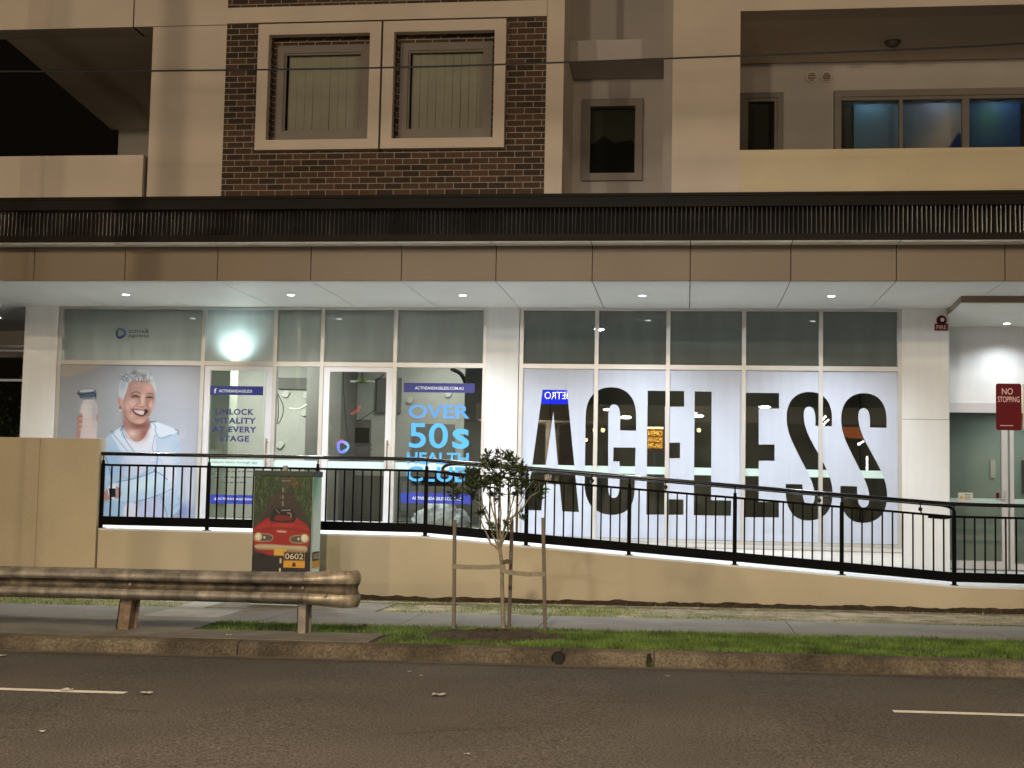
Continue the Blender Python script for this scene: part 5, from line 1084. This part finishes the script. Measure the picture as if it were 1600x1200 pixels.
# ================================================================== THE OTHER SIDE OF THE STREET (seen only mirrored in the glass)
def mir(u, v, Yv): x, z = at(u, v, Yv); return x, 2*GL-Yv, z
def emis(name, c, s): return mat(name, c, .6, var=0, emit=c, estr=s)
Yv = 62; Yr = 2*GL-Yv
sg = empty('fuel_sign', (mir(850, 622, Yv)[0], Yr, 0), label='backlit blue fuel station sign across the street, mirrored in the letter A', category='sign')
x0_, _, z1_ = mir(845, 606, Yv); x1_, _, z0_ = mir(908, 637, Yv); zc_ = mir(867, 622, Yv)[2]
q = MB(); q.box(x0_, x1_, Yr-.2, Yr, zc_-.46, zc_+.48); obj('lightbox', q, emis('sign_blue', (.012, .03, .95), 9), sg)
x0_ = mir(851, 618, Yv)[0]; x1_ = mir(894, 618, Yv)[0]; zt_ = mir(870, 618, Yv)[2]; obj('lettering', text_mb('METRO', x0_, x1_, zt_-.16, zt_+.17, Yr+.02, .0, mirror=True), emis('sign_white', (1, .95, .75), 16), sg)
q = MB(); q.tube([((x0_+x1_)/2, Yr-.1, 0), ((x0_+x1_)/2, Yr-.1, zc_-.46)], .12, 10); obj('sign_post', q, 'galvanised', sg)
st = empty('fuel_station', (0, -24, 0), label='fuel station canopy across the street, mirrored in the shop glass', category='building')
q = MB(); zt_ = mir(1000, 633, 58)[2]; q.box(-9, 9, 2*GL-62, 2*GL-58, zt_-.7, zt_); obj('canopy', q, mat('far_canopy', (.35, .32, .26), .8, var=.1), st)
q = MB(); q.box(-20, 20, -30, -29.5, 0, 5); obj('back_wall', q, mat('far_wall', (.10, .09, .07), .8, var=.3, scale=.5), st)
for xx in (-6, 0, 6): q = MB(); q.box(xx-.15, xx+.15, -19.2, -18.9, 0, zt_-.7); obj('column', q, 'render_grey', st)
for u, v, s in ((948, 640, .18), (978, 652, .26), (1091, 650, .24), (1195, 636, .26), (1086, 645, .1)):
    x, y, z = mir(u, v, 57); q = MB(); q.ball((x, y, z), s, 12, 6, .3); obj('lamp_globe', q, emis('globe_white', (1, .98, .9), 22) if 'globe_white' not in MATS else 'globe_white', st)
for u, v in ((929, 672), (942, 672), (1092, 672), (915, 687)):
    x, y, z = mir(u, v, 57); q = MB(); q.ball((x, y, z), .09, 10, 6); obj('lamp_globe', q, emis('globe_warm', (1, .75, .4), 18) if 'globe_warm' not in MATS else 'globe_warm', st)
ob = empty('open_sign', (mir(1024, 686, 50)[0], 2*GL-50, 0), label='lit opening hours board across the street, mirrored in the first letter E', category='sign')
xa_, _, _ = mir(1011, 686, 50); xb_, _, zc_ = mir(1036.5, 686, 50); q = MB(); q.box(xa_, xb_, 2*GL-50.1, 2*GL-50, zc_-.36, zc_+.36); obj('board', q, emis('board_amber', (.35, .13, .01), 3.5), ob)
for s, dz in (('OPEN', .2), ('MON-FRI', -.03), ('7AM-7PM', -.25)): obj('lettering', text_mb(s, xa_+.04, xb_-.04, zc_+dz-.08, zc_+dz+.09, 2*GL-49.98, .0, mirror=True), 'amber_text' if 'amber_text' in MATS else emis('amber_text', (1, .62, .08), 14), ob)
q = MB(); q.box(xa_, xb_, 2*GL-50.1, 2*GL-49.95, zc_+.37, zc_+.44); obj('lamp_strip', q, 'globe_warm', ob)
q = MB(); q.tube([((xa_+xb_)/2, 2*GL-50.15, 0), ((xa_+xb_)/2, 2*GL-50.15, zc_)], .05, 8); obj('sign_post', q, 'galvanised', ob)
x, y, z = mir(1333, 676, 55); q = MB(); q.box(x-.45, x+.45, y-.1, y, z-.22, z+.22); obj('lit_panel', q, emis('panel_orange', (.8, .20, .05), 1.5), st)
for u, v, a_ in ((1345, 692, .5), (1286, 655, .9), (1290, 660, .8)):
    x, y, z = mir(u, v, 55); q = MB(); q.tube([(x-.12, y, z-.15*a_), (x+.12, y, z+.15*a_)], .05, 6); obj('lamp_tube', q, 'globe_white', st)
q = MB(); x, y, z = mir(1355, 725, 55); q.box(x-.04, x+.04, y-.05, y, z-.5, z+.3); obj('lamp_tube', q, 'globe_white', st)
# traffic light reflected in the second door
tl = empty('traffic_signal', (mir(540, 690, 60)[0], 2*GL-60, 0), label='red and green traffic lamps across the street, mirrored in the second door', category='traffic light')
for u, v, m_, s in ((534, 689, 'red_glow', .12), (527, 692, 'red_glow', .07), (514, 668, 'green_glow', .14)):
    x, y, z = mir(u, v, 60); q = MB(); q.ball((x, y, z), s, 10, 6); obj('signal_lens', q, m_, tl)
x, y, z = mir(556, 642, 60); q = MB(); q.tube([(x-.2, y, z-.15), (x+.1, y, z+.05), (x+.2, y, z+.25)], .07, 6); obj('signal_lens', q, 'red_glow', tl)
q = MB(); x, y, z = mir(538, 700, 60); q.tube([(x, y-.2, 0), (x, y-.2, z+1)], .07, 8); obj('signal_pole', q, 'dark_metal', tl)
# street lamp bodies for the three lights
for (p, e), lab in zip(STREET, ('left', 'right', 'middle')):
    L0 = empty('street_lamp', (p[0], p[1]-2, gz(p[0])), label='tall street lamp across the road, '+{'left': 'farthest left', 'right': 'farthest right', 'middle': 'set back behind the kerb'}[lab], category='street lamp', group='street lamps across the road')
    q = MB(); q.tube([(p[0], p[1]-2, gz(p[0])), (p[0], p[1]-2, p[2]-.3), (p[0], p[1]-1.6, p[2]+.25), (p[0], p[1]-.2, p[2]+.35)], [.1, .07, .05, .04], 10); obj('lamp_post', q, 'galvanised', L0, smooth=True)
    q = MB(); q.box(p[0]-.15, p[0]+.15, p[1]-.35, p[1]+.35, p[2]+.2, p[2]+.32); obj('lamp_head', q, 'galvanised', L0)
